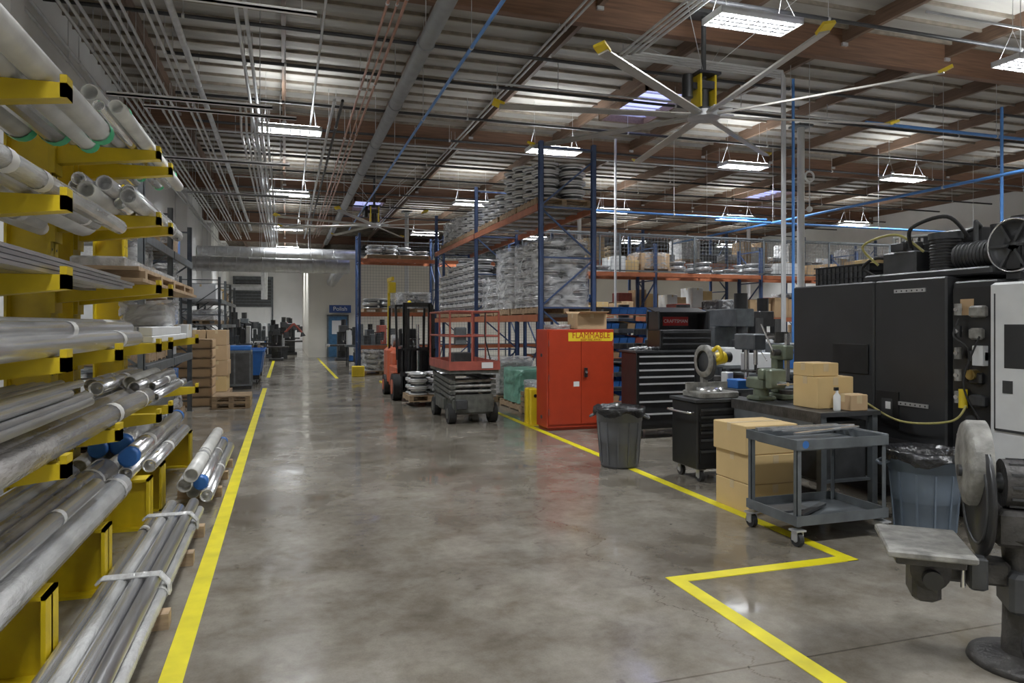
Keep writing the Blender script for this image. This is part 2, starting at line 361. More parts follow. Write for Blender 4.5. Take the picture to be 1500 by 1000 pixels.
# ------------------------------------------------------------------ overhead services
def run(name,paths):
    for pts,r,m in paths:
        b=B(name)
        b.path(pts,r,m,10)
        for a,c in zip(pts[:-1],pts[1:]):
            a=Vector(a);c=Vector(c); L=(c-a).length
            if abs(a.z-c.z)<.05 and L>3:
                n=int(L/3.6)
                for k in range(n):
                    p=a.lerp(c,(k+.5)/n); b.cyl(p,(p.x,p.y,6.82),.006,GALV,5); b.cyl(p-(c-a).normalized()*.02,p+(c-a).normalized()*.02,r*1.15+.004,GALV,10)
        b.build()
run('ceiling_conduit',[([(-1.55,Y0+.1,6.2),(-1.55,36,6.2)],.055,GALV),([(-.68,Y0+.1,6.25),(-.68,48,6.25)],.03,COND),([(-.55,Y0+.1,6.25),(-.55,48,6.25)],.03,COND),([(.55,10,6.3),(.55,37,6.3)],.02,COND),([(.9,14,6.0),(.9,37,6.0)],.03,COND),([(1.05,14,6.0),(1.05,37,6.0)],.03,BLKPIPE),([(4.2,Y0+.1,6.45),(4.2,36,6.45)],.02,COND),([(4.3,Y0+.1,6.45),(4.3,36,6.45)],.02,COND),([(-3.3,18.2,6.3),(14,18.2,6.3)],.02,COND),([(-1.5,23.6,6.3),(20,23.6,6.3)],.02,COND),([(3,13.0,6.3),(24,13.0,6.3)],.02,COND),([(9,8.1,6.3),(24,8.1,6.3)],.02,COND)])
run('ceiling_conduit',[([(x,Y0+.1,z),(x,40,z)],.024,COND) for x,z in ((-3.3,5.9),(-3.15,5.9),(-2.95,6.1),(-2.83,6.1),(-2.71,6.1),(-2.45,6.2),(-2.33,6.2),(-2.21,6.2),(-1.9,6.2),(-1.78,6.2))]+[([(x,15.4,5.6),(x,40,5.6)],.024,COND) for x in (-.85,-.75,-.65,-.55,-.45,-.35)])
for k in range(6):
    b=B('conduit_riser'); x=-.85+k*.1; b.path([(x-1.5,14.8,6.0),(x,14.95,6.0),(x,15.2,5.9),(x,15.37,5.62)],.022,COND); b.build()
run('copper_pipe',[([(1.35,Y0+.1,6.15),(1.35,37.9,6.15)],.022,COP),([(1.48,Y0+.1,6.15),(1.48,37.9,6.15)],.016,COP),([(1.62,8,6.25),(1.62,37.9,6.25)],.025,COP)])
b=B('ceiling_duct_pipe'); b.cyl((2.0,Y0+.1,5.9),(2.0,37.9,5.9),.12,DUCTP,22)
for k in range(14):
    y=-5+k*3.1; b.cyl((2.0,y-.03,5.9),(2.0,y+.03,5.9),.135,DUCTP,22); b.cyl((2.0,y,6.0),(2.0,y,H-.06),.008,GALV,6)
b.build()
run('compressed_air_pipe',[([(2.5,Y0+.1,5.6),(2.5,30,5.6)],.026,BLUP)])
run('sprinkler_pipe',[([(x0,y,z),(26,y,z)],.030,BLKPIPE) for x0,y,z in ((-3.3,11.7,6.35),(-2.1,15.6,6.35),(-2.1,20.5,6.35),(-2.1,25.6,6.35),(-2.1,6.2,6.35),(-2.1,8.9,6.38),(-2.0,13.5,6.4),(-2.0,17.8,6.4),(-2.0,22.8,6.4),(-2,28.6,6.38),(-2,31.5,6.38))])
run('conduit_drop',[([(5.2+k*.09,Y0+.1,6.1),(5.2+k*.09,10.6-k*.09,6.1),(8.5-k*.09,10.6-k*.09,6.1),(8.5-k*.09,10.6-k*.09,.02)],.020,COND) for k in range(4)])
run('compressed_air_drop',[([(8.68,10.6,6.1),(8.68,10.6,.02)],.026,BLUP)])
run('compressed_air_pipe',[([(12.8,9,4.5),(12.8,21.8,4.5)],.032,BLUP),([(10.4,10.7,5.5),(17,10.7,5.5)],.032,BLUP),([(13.2,10.2,5.9),(13.2,10.2,3.0)],.03,BLUP),([(11,16.5,4.5),(22,16.5,4.5)],.032,BLUP),([(6.9,16.6,4.6),(12.7,16.6,4.6)],.028,BLUP)])
run('drop_pipe',[([(13.2,8.6,6.3),(13.2,8.6,2.4)],.03,COND),([(9.6,7.0,3.3),(9.6,7.0,2.0)],.03,WHM)])
b=B('hanging_hose_reel',(9.8,11.5,4.6)); b.cyl((0,0,.1),(0,0,H-4.6-.1),.008,GALV,6); b.torus((0,0,0),.10,.02,WHM,'Y'); b.cyl((0,0,-.6),(0,0,-.1),.012,WHM,8); b.ball((0,0,-.64),.06,WHM); b.build()
b=B('vertical_conduit',(7.8,16.0,0)); b.cyl((0,0,0),(0,0,6.3),.03,COND); b.box(-.08,.08,-.1,.0,1.2,1.6,GRN); b.build()
for i,(x0,x1,y,z) in enumerate([(-2.0,.4,9.8,5.8),(-2.6,-.2,12.2,5.2),(-2.4,.2,14.0,5.55),(-2.6,.1,17.2,5.35),(-2.6,.1,21.5,5.35),(-2.4,1.0,27.5,5.35)]):
    b=B('hanging_strut',(0,y,z)); b.box(x0,x1,-.03,.03,0,.03,LBL); b.box(x0,x1,-.03,-.025,0,.06,LBL)
    for q in (.08,.92):
        xx=x0+(x1-x0)*q; b.cyl((xx,0,.03),(xx,0,H-z-.1),.006,GALV,6)
    b.build()
b=B('spiral_duct'); b.cyl((X0+.05,31,4.15),(2.6,31,4.15),.3,GALV,24)
for k in range(12): b.torus((-3.4+k*.5,31,4.15),.3,.02,GALV,'X')
b.cyl((2.3,31,4.15),(2.3,37.9,3.9),.25,GALV,20)
for q in (-3,-1,1): b.cyl((q,31,4.4),(q,31,H-.06),.01,GALV,6)
b.build()
b=B('spiral_duct'); b.cyl((X0+.05,33.4,4.9),(3.2,33.4,4.9),.22,GALV,20)
for k in range(12): b.torus((-3.4+k*.5,33.4,4.9),.22,.015,GALV,'X')
for q in (-3,-1,1): b.cyl((q,33.4,5.0),(q,33.4,H-.06),.01,GALV,6)
b.build()
b=B('spiral_duct'); b.cyl((-1.2,45,3.2),(-1.2,45,6.9),.18,GALV,20); b.cyl((-3.5,45,3.9),(-1.2,45,3.9),.18,GALV,20); b.build()
# ------------------------------------------------------------------ floor lines
b=B('floor_marking_line')
t=.004
b.box(-.575,-.465,-1,20,0,t,YLINE); b.box(-.575,-.465,24,40,0,t,YLINE)
b.box(3.84,3.94,4.12,14.6,0,t,YLINE); b.box(2.43,3.94,4.12,4.225,0,t+.0005,YLINE); b.box(2.43,2.535,-1,4.12,0,t,YLINE)
b.box(1.5,1.6,23,37,0,t,YLINE); b.box(4.35,4.41,4.0,4.11,0,t,YLINE); b.build()
# ------------------------------------------------------------------ cantilever racks
def cant(name,cols,top,tip=-1.0,back=-2.1,front=-1.78):
    b=B(name); bt=-1.075
    for y,w,lv in cols:
        b.box(front-.02,front,y-w,y+w,0.0,top,YEL); b.box(back,back+.02,y-w,y+w,0,top,YEL); b.box(back,front,y-.012,y+.012,0,top,YEL)
        n=int(top/.1)
        for k in range(6,n):
            for q in (-w*.55,w*.55): b.cyl((front-.001,y+q,k*.1),(front+.002,y+q,k*.1),.012,BLK,8)
        b.box(front,bt,y-w,y+w,.40,.42,YEL); b.box(front,bt,y-w,y+w,0,.02,YEL); b.box(front,bt,y-.012,y+.012,.02,.4,YEL); b.box(bt-.02,bt,y-w,y+w,0,.42,YEL)
        for z in lv:
            v=[(front,y-.05,z-.16),(front,y+.05,z-.16),(tip,y+.05,z-.07),(tip,y-.05,z-.07),(front,y-.05,z),(front,y+.05,z),(tip,y+.05,z),(tip,y-.05,z)]
            b.add(v,[(0,3,2,1),(4,5,6,7),(0,1,5,4),(1,2,6,5),(2,3,7,6),(3,0,4,7)],YEL)
            b.box(front,front+.03,y-.1,y+.1,z-.24,z+.06,YEL); b.box(tip-.03,tip,y-.05,y+.05,z-.07,z+.04,YEL)
    for y0,y1 in zip(cols[:-1],cols[1:]):
        for z in (.8,2.7):
            b.box(back+.1,back+.16,y0[0]+.02,y1[0]-.02,z,z+.06,YEL)
    return b.build()
LA=[2.86,2.32,1.94,1.54,1.03]; LB=[3.15,2.6,2.03,1.54,.95]
cant('cantilever_rack',[(1.2,.1,LA),(2.6,.1,LA),(3.95,.1,LA),(5.1,.1,[1.54,1.03])],3.3)
cant('cantilever_rack',[(6.6,.1,LB),(7.25,.12,LB),(9.3,.1,[1.54,.95])],3.32)
def pile(name,x0,x1,z,y0,y1,rs,mats,layers=1,jit=.3,cap=None,capp=.0,tapey=None,alt=None):
    b=B(name)
    rm=sum(rs)/len(rs)
    for l in range(layers):
        x=x1-l*rm
        while True:
            r=random.choice(rs)
            if x-2*r<x0+l*rm: break
            m=random.choice(mats)
            ya=y0+R(-jit,jit); yb=y1+R(-jit,jit); zc=z+r+l*rm*1.72
            b.tube(x-r,zc,r,ya,yb,m,cap=cap if (cap and random.random()<capp) else None,wall=.82)
            for k in range(random.choice([0,1,1,2])):
                yy=R(ya+.3,yb-.2); b.cyl((x-r,yy,zc),(x-r,yy+R(.04,.14),zc),r+.003,WHT if random.random()<.7 else WRAPT,14,caps=False)
            if tapey and random.random()<.7: 
                b.cyl((x-r,yb-.12,zc),(x-r,yb-.02,zc),r+.006,tapey,14,caps=False); b.cyl((x-r,ya+.02,zc),(x-r,ya+.12,zc),r+.006,tapey,14,caps=False)
            x-=2*r+R(0,.012)
    return b.build()
PB='metal_tube_bundle'
pile(PB,-1.75,-1.06,2.86,.2,5.5,[.085,.07,.06],[WHT,WRAPT,ALU],1,.35,tapey=GTAPE)
pile(PB,-1.75,-1.04,2.32,.2,5.4,[.10,.09,.05],[WRAPT,WHT,WRAPT],1,.3)
pile(PB,-1.75,-1.04,1.54,.2,6.2,[.055,.045,.05],[WRAPT,ALU,WHT],2,.3)
pile(PB,-1.75,-1.04,1.03,.2,6.4,[.10,.07,.05],[WRAPD,WRAPT,ALUD],1,.2)
pile('metal_rod_bundle',-1.5,-1.045,1.235,.2,4.6,[.018,.022],[ALU,ALUD],4,.25)
pile(PB,-1.78,-1.08,.42,.3,6.2,[.105,.09,.10],[WRAPT,WHT,WRAPD],1,.35)
pile(PB,-1.68,-1.1,.635,.3,5.4,[.055,.045],[ALU,WRAPD,WRAPT],1,.3)
b=B('flat_bar_stack')
for k in range(24):
    z=1.94+(k//6)*.022; x=-1.72+(k%6)*.112; b.box(x,x+.10,.2+R(-.2,.2),5.6+R(-.4,.3),z+.001,z+.019,random.choice([ALU,ALUD,DGR,ALUD]))
b.build()
pile(PB,-1.75,-1.06,3.15,5.7,8.2,[.05,.06,.04],[WHT,ALU,WRAPT],2,.3,tapey=GTAPE)
pile(PB,-1.75,-1.06,2.6,6.0,8.3,[.045,.05,.06],[WRAPT,WHT,ALU],2,.3)
b=B('crated_stock'); b.box(-1.75,-1.05,6.1,9.6,2.031,2.06,WOOD)
for q in range(5): b.box(-1.75,-1.05,6.2+q*.75,6.3+q*.75,2.06,2.12,WOOD)
b.box(-1.72,-1.08,6.1,9.5,2.12,2.15,WOOD); b.cb(-1.6,-1.2,6.3,8.9,2.15,2.24,WRAPT); b.build()
b=B('wrapped_extrusion_stack')
for k in range(7):
    x=-1.72+k*.094; b.cb(x,x+.085,6.6+R(-.1,.1),8.8+R(-.1,.1),1.541,1.60,random.choice([WHM,WRAPT,LBL]),.008)
for k in range(4):
    x=-1.55+k*.12; b.cb(x,x+.11,6.7,8.6+R(-.2,.2),1.60,1.68,random.choice([WRAPT,WHM]),.008)
b.wrap(-1.6,-1.1,7.9,8.6,1.69,1.95,SWRAP,.02); b.cb(-1.55,-1.15,7.95,8.55,1.68,1.9,WRAPT); b.build()
b=B('small_parts_cartons',(-1.4,9.35,1.541)); b.carton(-.3,.0,-.25,.2,0,.22); b.carton(.02,.3,-.2,.2,0,.16,WHM); b.carton(-.28,.0,-.2,.15,.222,.36,WHM); b.build()
pile(PB,-1.75,-1.05,1.03,6.85,8.6,[.05,.06,.035],[WRAPT,ALU,ALUD,WHT],2,.35)
pile(PB,-1.78,-1.06,.42,6.7,9.0,[.075,.09,.06],[WRAPT,ALU,WRAPT],2,.3,cap=BLUB,capp=.5)
def blocks(b,x0,x1,ys,h=.09):
    for y in ys: b.box(x0,x1,y-.05,y+.05,0,h,WOOD)
b=B('timber_blocking'); blocks(b,-1.06,-.62,[1.0,2.7,4.4,5.5,6.2],.088); b.build()
b=B('timber_blocking'); blocks(b,-1.0,-.60,[7.6,8.4,9.1],.088); b.build()
pile(PB,-1.065,-.655,.09,.3,6.4,[.040,.035,.042],[ALU,ALU,ALUD,WRAPT],2,.12)
for y in (4.6,6.0):
    b=B('tube_strapping_band'); P=[(-1.03,y,.215),(-1.0,y,.240),(-.70,y,.240),(-.652,y,.18),(-.648,y,.12)]
    for q in (-.03,-.015,0,.015,.03):
        for a,c in zip(P[:-1],P[1:]): b.cyl((a[0],a[1]+q,a[2]),(c[0],c[1]+q,c[2]),.008,WRAPT,6)
    b.build()
pile(PB,-1.0,-.62,.09,7.0,9.5,[.05,.06,.065],[WRAPT,WHT,ALU],3,.2,cap=BLUB,capp=.5)
# ------------------------------------------------------------------ shelving beyond cantilever racks
def prack(name,ox,oy,W,D,posts,levels,top,rz=0,mesh=False,beamc=None,upc=None):
    b=B(name,(ox,oy,0),rz); beamc=beamc or ORG; upc=upc or BLUR
    for x in posts:
        for y in (0,D-.08):
            b.box(x-.04,x+.04,y,y+.012,0,top,upc); b.box(x-.04,x-.03,y,y+.08,0,top,upc); b.box(x+.03,x+.04,y,y+.08,0,top,upc); b.box(x-.07,x+.07,y-.02,y+.1,0,.012,upc)
        z=.2;f=0
        while z+.9<top:
            b.bar((x,.07,z),(x,D-.07,z+.0),.03,upc)
            a,c=(.07,D-.07) if f else (D-.07,.07)
            b.bar((x,a,z+.05),(x,c,z+.85),.03,upc); z+=.9; f^=1
        b.bar((x,.07,top-.1),(x,D-.07,top-.1),.03,upc)
    for xa,xb in zip(posts[:-1],posts[1:]):
        for z in levels:
            for y in (-.02,D-.03): b.box(xa+.04,xb-.04,y,y+.045,z-.12,z,beamc)
            for k in range(int((xb-xa)/.6)+1):
                q=xa+.2+k*.6
                if q<xb-.1: b.box(q,q+.05,.02,D-.03,z-.04,z-.005,GALV)
            n=int((xb-xa)/.13)
            for k in range(n): b.box(xa+.06+k*.13,xa+.066+k*.13,.0,D,z-.004,z+.002,WIRE)
            for k in range(8): b.box(xa+.05,xb-.05,.02+k*(D-.06)/7,.026+k*(D-.06)/7,z-.004,z+.003,WIRE)
    return b.build()
def wallshelf(x,y,L,levels,top,seed=0):
    n=max(1,round(L/2.3)); prack('steel_shelving',x,y,L,1.2,[L*i/n for i in range(n+1)],levels,top,rz=math.pi/2,beamc=GRN,upc=GRN)
    b=B('crate_stack')
    for z in [.0]+levels:
        q=y+.15
        while q<y+L-.6:
            w=R(.4,.9); h=R(.2,.5)
            if q+w>y+L-.1: break
            if random.random()<.65: b.carton(x-1.05,x-.12-R(0,.1),q,q+w,z+.005,z+h,random.choice([CARD,CARDY,WOOD,WHM,BLUB]))
            else:
                b.pallet(x-1.1,x-.1,q,q+w,z+.005); b.wrap(x-1.05,x-.12,q+.03,q+w-.03,z+.14,z+h+.1); b.cb(x-1.0,x-.2,q+.1,q+w-.1,z+.135,z+h,WRAPT)
            q+=w+R(.03,.12)
    b.build()
wallshelf(-1.75,10.3,4.9,[.6,1.15,1.7,2.3,2.9],3.6)
wallshelf(-1.95,24.2,7.0,[.9,1.7,2.5],3.2)
b=B('wooden_drawer_stack',(-1.95,16.3,0))
for k in range(7):
    z=k*.2; b.box(-.5,.5,-.4,.4,z+.005,z+.19,WOOD); b.box(-.46,.46,-.415,-.4,z+.03,z+.17,CARD); b.box(.5,.51,-.36,.36,z+.03,z+.17,CARD)
b.build()
b=B('carton_stack',(-1.75,18.3,0)); b.pallet(-.5,.5,-.5,.6,0)
for k in range(4):
    b.carton(-.45+R(-.03,.03),-.01,-.45,.5,.137+k*.36,.137+k*.36+.35); b.carton(.01,.45+R(-.03,.03),-.45,.5,.137+k*.36,.137+k*.36+.35,random.choice([CARD,CARDY]))
b.build()
b=B('metal_cabinet',(-1.3,20.2,0)); b.cb(-.4,.45,-.4,.4,.08,1.02,GRN); b.box(-.35,.02,-.41,-.4,.15,.95,DGR); b.box(.06,.4,-.41,-.4,.15,.95,DGR); b.box(-.4,.45,-.4,.4,0,.08,BLK); b.box(0.45,.46,-.3,.3,.2,.9,DGR)
b.cb(-.38,.44,-.38,.38,1.02,1.14,BLUB,.02); b.build()
def bluebin(x,y,w=.6,d=.8):
    b=B('blue_tilt_cart',(x,y,0))
    v=[(-w*.4,-d*.35,.25),(w*.4,-d*.35,.25),(w*.4,d*.4,.25),(-w*.4,d*.4,.25),(-w/2,-d/2,.95),(w/2,-d/2,.95),(w/2,d/2,.95),(-w/2,d/2,.95)]
    b.add(v,[(0,3,2,1),(0,1,5,4),(1,2,6,5),(2,3,7,6),(3,0,4,7),(7,6,5,4)],BLUB)
    b.box(-w/2-.03,w/2+.03,-d/2-.03,-d/2,.92,.97,BLUB); b.box(-w/2-.03,w/2+.03,d/2,d/2+.03,.92,.97,BLUB); b.box(-w/2-.03,-w/2,-d/2,d/2,.92,.97,BLUB); b.box(w/2,w/2+.03,-d/2,d/2,.92,.97,BLUB)
    b.box(-w*.4,w*.4,-d*.4,d*.4,.13,.25,BLK)
    for sx in (-1,1):
        for sy in (-1,1): b.caster(sx*w*.32,sy*d*.32,.06,.13)
    b.build()
bluebin(-1.1,21.9,1.0,1.0); bluebin(-1.05,23.3,.9,1.0)
def mill(x,y,s=1.0,c=None):
    c=c or GRN; b=B('milling_machine',(x,y,0))
    b.cb(-.4*s,.4*s,-.5*s,.5*s,0,.15*s,c); b.cb(-.28*s,.28*s,0,.5*s,.15*s,1.5*s,c); b.cb(-.2*s,.2*s,-.6*s,.5*s,1.5*s,1.85*s,c)
    b.cyl((0,-.45*s,1.05*s),(0,-.45*s,1.55*s),.09*s,DGR); b.cyl((0,-.45*s,1.8*s),(0,-.45*s,2.15*s),.13*s,BLK); b.cyl((0,-.45*s,.95*s),(0,-.45*s,1.05*s),.03*s,CHR)
    b.cb(-.2*s,.2*s,-.5*s,.05*s,.5*s,.75*s,c); b.cb(-.7*s,.7*s,-.62*s,-.3*s,.75*s,.85*s,CASTI); b.cyl((-.85*s,-.45*s,.8*s),(-.7*s,-.45*s,.8*s),.08*s,CHR)
    b.torus((-.88*s,-.45*s,.8*s),.1*s,.012*s,CHR,'X'); b.rb((.55*s,-.2*s,1.5*s),(.3*s,.12*s,.35*s),DGR,rz=.4); b.bar((.2*s,.1*s,1.7*s),(.55*s,-.15*s,1.6*s),.04,DGR); b.build()
for x,y,s,c in [(-.4,35.3,.8,DGR),(-2.2,35,1.05,DGR),(-.6,39.2,.9,GRN),(.25,42,.95,DGR),(-2.4,38.4,1.05,DGR),(-2.2,43,1.1,GRN),(-.1,46.5,1.0,DGR),(.2,49,1.0,REDD),(-2.5,48.5,1.1,DGR),(2.6,34.5,.9,DGR),(3.5,31.5,.8,GRN),(4.4,34.5,.9,REDD)]: mill(x,y,s,c)
for (x,y) in ((-1.9,32.7),(-1.5,41),(-1.6,45.3),(-1.2,50.5),(3.2,29.2),(4.2,36.6)):
    b=B('machining_table',(x,y,0)); b.box(-.9,.6,-.5,.5,.8,.88,GRN)
    for q in (-.85,.5):
        for p in (-.45,.4): b.box(q,q+.05,p,p+.05,0,.8,DGR)
    b.box(-.8,.5,-.4,.4,.2,.24,DGR)
    for k in range(6): b.cb(-.85+k*.23,-.68+k*.23,-.3,.2,.88,.88+R(.15,.9),random.choice([GRN,DGR,BLK,WHM])); b.cb(-.8+k*.22,-.62+k*.22,-.3,.2,.24,.24+R(.15,.4),random.choice([GRN,DGR,BLUB,CARD]))
    b.build()
b=B('fume_extraction_arm',(-.1,37.3,0)); b.box(-.2,.2,-.2,.2,0,.6,DGR); b.cyl((0,0,.6),(0,0,1.2),.06,GALV); b.cyl((0,0,1.2),(.5,0,1.75),.055,REDD); b.cyl((.5,0,1.75),(.9,0,1.3),.05,REDD); b.cyl((.9,0,1.3),(.95,0,1.1),.05,BLK,r2=.14); b.build()
# ------------------------------------------------------------------ main pallet rack (along aisle)
POSTS=[0,4.5,9.2]
prack('pallet_rack',5.4,11.9,9.2,1.1,POSTS,[1.88,3.86],4.97,rz=math.pi/2)
def rimstack(name,cells,pal=True,r=.265,hh=.17):
    for (x0,y0,nx,ny,z,n,w) in cells:
        b=B(name)
        W,D=nx*2*r+.04,ny*2*r+.04
        z2=z+.006
        if pal: b.pallet(x0,x0+W,y0,y0+D,z2); z2+=.132
        for i in range(nx):
            for j in range(ny):
                k_=n if random.random()<.75 else n-1
                for k in range(k_): b.rim(x0+.02+r+i*2*r+R(-.005,.005),y0+.02+r+j*2*r+R(-.005,.005),z2+k*hh,r-.006,hh-.006,seg=24)
        if w: b.wrap(x0-.02,x0+W+.02,y0-.02,y0+D+.02,z2,z2+n*hh+.05)
        b.build()
PR='palletised_wheel_rims'
rimstack(PR,[(4.32,12.0,2,3,1.88,7,True),(4.32,13.72,2,2,1.88,7,True),(4.32,14.9,2,2,1.88,4,True)])
rimstack(PR,[(4.32,16.5,2,3,1.88,7,False),(4.32,18.2,2,2,1.88,8,False),(4.32,19.35,2,3,1.88,7,False)],hh=.18)
rimstack(PR,[(4.32,12.1,2,2,3.86,4,False),(4.32,13.3,2,2,3.86,5,False),(4.32,14.55,2,3,3.86,3,False)])
rimstack(PR,[(4.32,16.5,2,3,3.86,3,False),(4.32,18.2,2,4,3.86,3,True)])
b=B('film_wrapped_pallet',(4.35,13.1,0)); b.pallet(0,1.0,0,1.4,0); b.cb(.05,.95,.1,1.3,.135,.75,GREENF,.05); b.wrap(.0,1.0,.04,1.36,.14,.80,GREENF,.025); b.build()
b=B('film_wrapped_pallet',(4.35,14.9,0)); b.pallet(0,1.0,0,1.3,0); b.cb(.1,.9,.1,1.2,.135,.9,WRAPT,.05); b.wrap(.0,1.0,.04,1.26,.14,.95,SWRAP,.03); b.build()
b=B('wooden_crate',(4.3,12.1,0)); b.pallet(0,.9,0,.85,0); b.box(.03,.87,.03,.8,.13,.42,WOOD)
for k in range(3): b.box(.0,.9,.0,.03,.14+k*.1,.22+k*.1,WOOD); b.box(-.0,.03,.0,.83,.14+k*.1,.22+k*.1,WOOD)
b.cb(.05,.85,.05,.78,.42,.6,WRAPT,.04); b.wrap(.0,.9,.0,.83,.42,.64,SWRAP,.02); b.build()
rimstack(PR,[(4.32,16.8,2,2,0,4,False)])
b=B('rack_post_guard',(4.0,11.3,0))
for q in (0,.2):
    b.cb(-.09,.09,-.06+q,.06+q,.0,.62,SYEL,.02)
b.box(-.1,.1,-.1,.3,0,.02,SYEL); b.cyl((-.0,-.061,.5),(0,-.066,.5),.03,BLK); b.build()
b=B('rack_post_guard',(2.25,23.5,0)); b.cb(-.2,.2,-.1,.1,0,.35,SYEL,.02); b.build()
prack('pallet_rack',2.35,24.0,0,1.1,[0,2.6],[1.0,2.1,3.9],4.75)
prack('pallet_rack',5.2,24.0,0,1.1,[0,2.7,5.4],[1.0,2.1,3.9],4.75)
rimstack(PR,[(2.5,24.05,2,2,0,4,True),(3.7,24.05,2,2,0,4,True),(2.5,24.05,2,2,2.1,2,False),(3.7,24.05,2,2,2.1,3,True),(2.6,24.05,4,2,3.9,2,False)])
def fence(name,x,y,L,z0,z1,rz=0,st=.075):
    b=B(name,(x,y,0),rz); n=int(L/st)
    for k in range(n+1): b.box(k*st-.0025,k*st+.0025,-.003,.003,z0,z1,WIRE)
    for k in range(int((z1-z0)/st)+1): b.box(0,L,-.003,.003,z0+k*st-.0025,z0+k*st+.0025,WIRE)
    q=0
    while q<=L+.01: b.box(q-.02,q+.02,-.02,.02,z0-.05,z1+.03,GRN); q+=L/max(1,round(L/2.4))
    b.box(0,L,-.02,.02,z1,z1+.035,GRN); b.box(0,L,-.02,.02,z0-.035,z0,GRN)
    return b.build()
fence('wire_mesh_fence',2.35,25.3,8.2,.1,4.6,st=.1)
prack('pallet_rack',6.2,17.2,0,1.1,[0,3.4,6.8,10.2,13.6],[.9,1.9,3.1],3.9)
fence('wire_mesh_fence',6.2,18.5,14.0,3.1,4.25,st=.1)
fence('wire_mesh_fence',6.2,17.1,13.6,3.15,4.1,rz=0,st=.1)
def clutter(name,x0,x1,y0,y1,zs,hmax=.7):
    b=B(name)
    for z in zs:
        x=x0
        while x<x1-.6:
            w=R(.5,1.1); h=R(.2,hmax); k=random.random()
            if x+w>x1: break
            z_=z+.006
            if k<.35:
                q=0
                while q<w-.25:
                    ww=R(.25,.5); ww=min(ww,w-q); b.carton(x+q,x+q+ww-.01,y0+.05,y1-.1,z_,z_+h*R(.6,1),random.choice([CARD,CARD,CARDY,WHM])); q+=ww
            elif k<.55: b.pallet(x,x+w,y0,y1,z_); b.cb(x+.03,x+w-.03,y0+.03,y1-.03,z_+.13,z_+h,random.choice([WRAPT,CARD,DGR])); b.wrap(x,x+w,y0,y1,z_+.13,z_+h+.03,jit=.02)
            elif k<.85:
                n=max(1,int(h/.17))
                for i in range(int(w/.48)):
                    for j in range(2):
                        for q in range(n): b.rim(x+.24+i*.48,y0+.25+j*.48,z_+q*.17,.235,.166,seg=16)
            else:
                b.cb(x,x+w*.8,y0+.1,y1-.3,z_,z_+h*.6,random.choice([BLUB,DGR,REDD,WHM]))
            x+=w+R(.03,.2)
    return b.build()
clutter('stored_rack_goods',6.4,19.6,17.25,18.2,[.0,.9,1.9,3.1])
prack('pallet_rack',8.5,22.2,0,1.1,[0,3.4,6.8,10.2,13.6,17],[.9,2.3,3.9],5.0)
clutter('stored_rack_goods',8.7,25.2,22.25,23.2,[0,.9,2.3,3.9],1.0)
def binshelf(ox,oy):
    b=B('parts_bin_shelf',(ox,oy,0))
    for x in (0,1.0,2.0): 
        for y in (0,.55): b.box(x-.02,x+.02,y-.02,y+.02,0,2.0,GRN)
    for k in range(7):
        z=.15+k*.29; b.box(0,2.0,0,.55,z,z+.015,ORG if k%3==0 else GRN)
        for i in range(11):
            x=.03+i*.178; c=BLUB if random.random()<.75 else random.choice([REDD,DGR,CARD])
            b.add([(x,.02,z+.016),(x+.16,.02,z+.016),(x+.16,.5,z+.016),(x,.5,z+.016),(x,-.02,z+.12),(x+.16,-.02,z+.12),(x+.16,.5,z+.17),(x,.5,z+.17)],[(0,1,5,4),(1,2,6,5),(2,3,7,6),(3,0,4,7),(0,3,2,1)],c)
            b.box(x+.02,x+.14,.1,.4,z+.03,z+.09,DGR)
    b.build()
binshelf(6.0,12.9); binshelf(8.6,14.6)
# ------------------------------------------------------------------ red flammable cabinet
e=empty('flammable_storage_cabinet',(3.97,10.6,0))
b=B('body'); W=1.17
b.cb(0,W,0,.5,.04,1.62,RED,.01); b.box(.03,W-.03,.03,.47,0,.05,RED)
b.box(.03,W/2-.004,-.012,0,.10,1.58,RED); b.box(W/2+.004,W-.03,-.012,0,.10,1.58,RED)
b.box(.36,W-.02,-.0145,-.012,1.43,1.57,LBLY); b.box(W/2+.05,W/2+.10,-.04,-.012,.85,1.0,BLK); b.cyl((W/2+.075,-.06,.93),(W/2+.075,-.01,.93),.02,CHR)
for z in (.3,.85,1.4):
    b.cyl((.028,-.012,z-.05),(.028,-.012,z+.05),.01,REDD,8); b.cyl((W-.028,-.012,z-.05),(W-.028,-.012,z+.05),.01,REDD,8)
for z in (.2,1.2): b.cyl((-.012,.25,z),(0,.25,z),.03,DGR)
b.box(.45,.55,-.0135,-.012,.7,.78,LBL); b.build(e,)
text('warning_lettering','FLAMMABLE',.145,(.76,-.0155,1.522),(math.pi/2,0,0),LBLR,e,sx=.86)
text('small_lettering','KEEP FIRE AWAY',.05,(.76,-.0155,1.452),(math.pi/2,0,0),LBLR,e)
b=B('cardboard_box',(4.5,10.62,1.62)); b.carton(0,.52,0,.42,.001,.26)
b.rb((.26,-.06,.27),(.5,.12,.005),CARD,rx=-.3); b.rb((.26,.48,.27),(.5,.12,.005),CARD,rx=.4); b.build()
b=B('rolled_bag',(4.05,10.7,1.624)); b.wrap(0,.4,0,.3,.0,.07,WRAPD,.01,6,30); b.build()
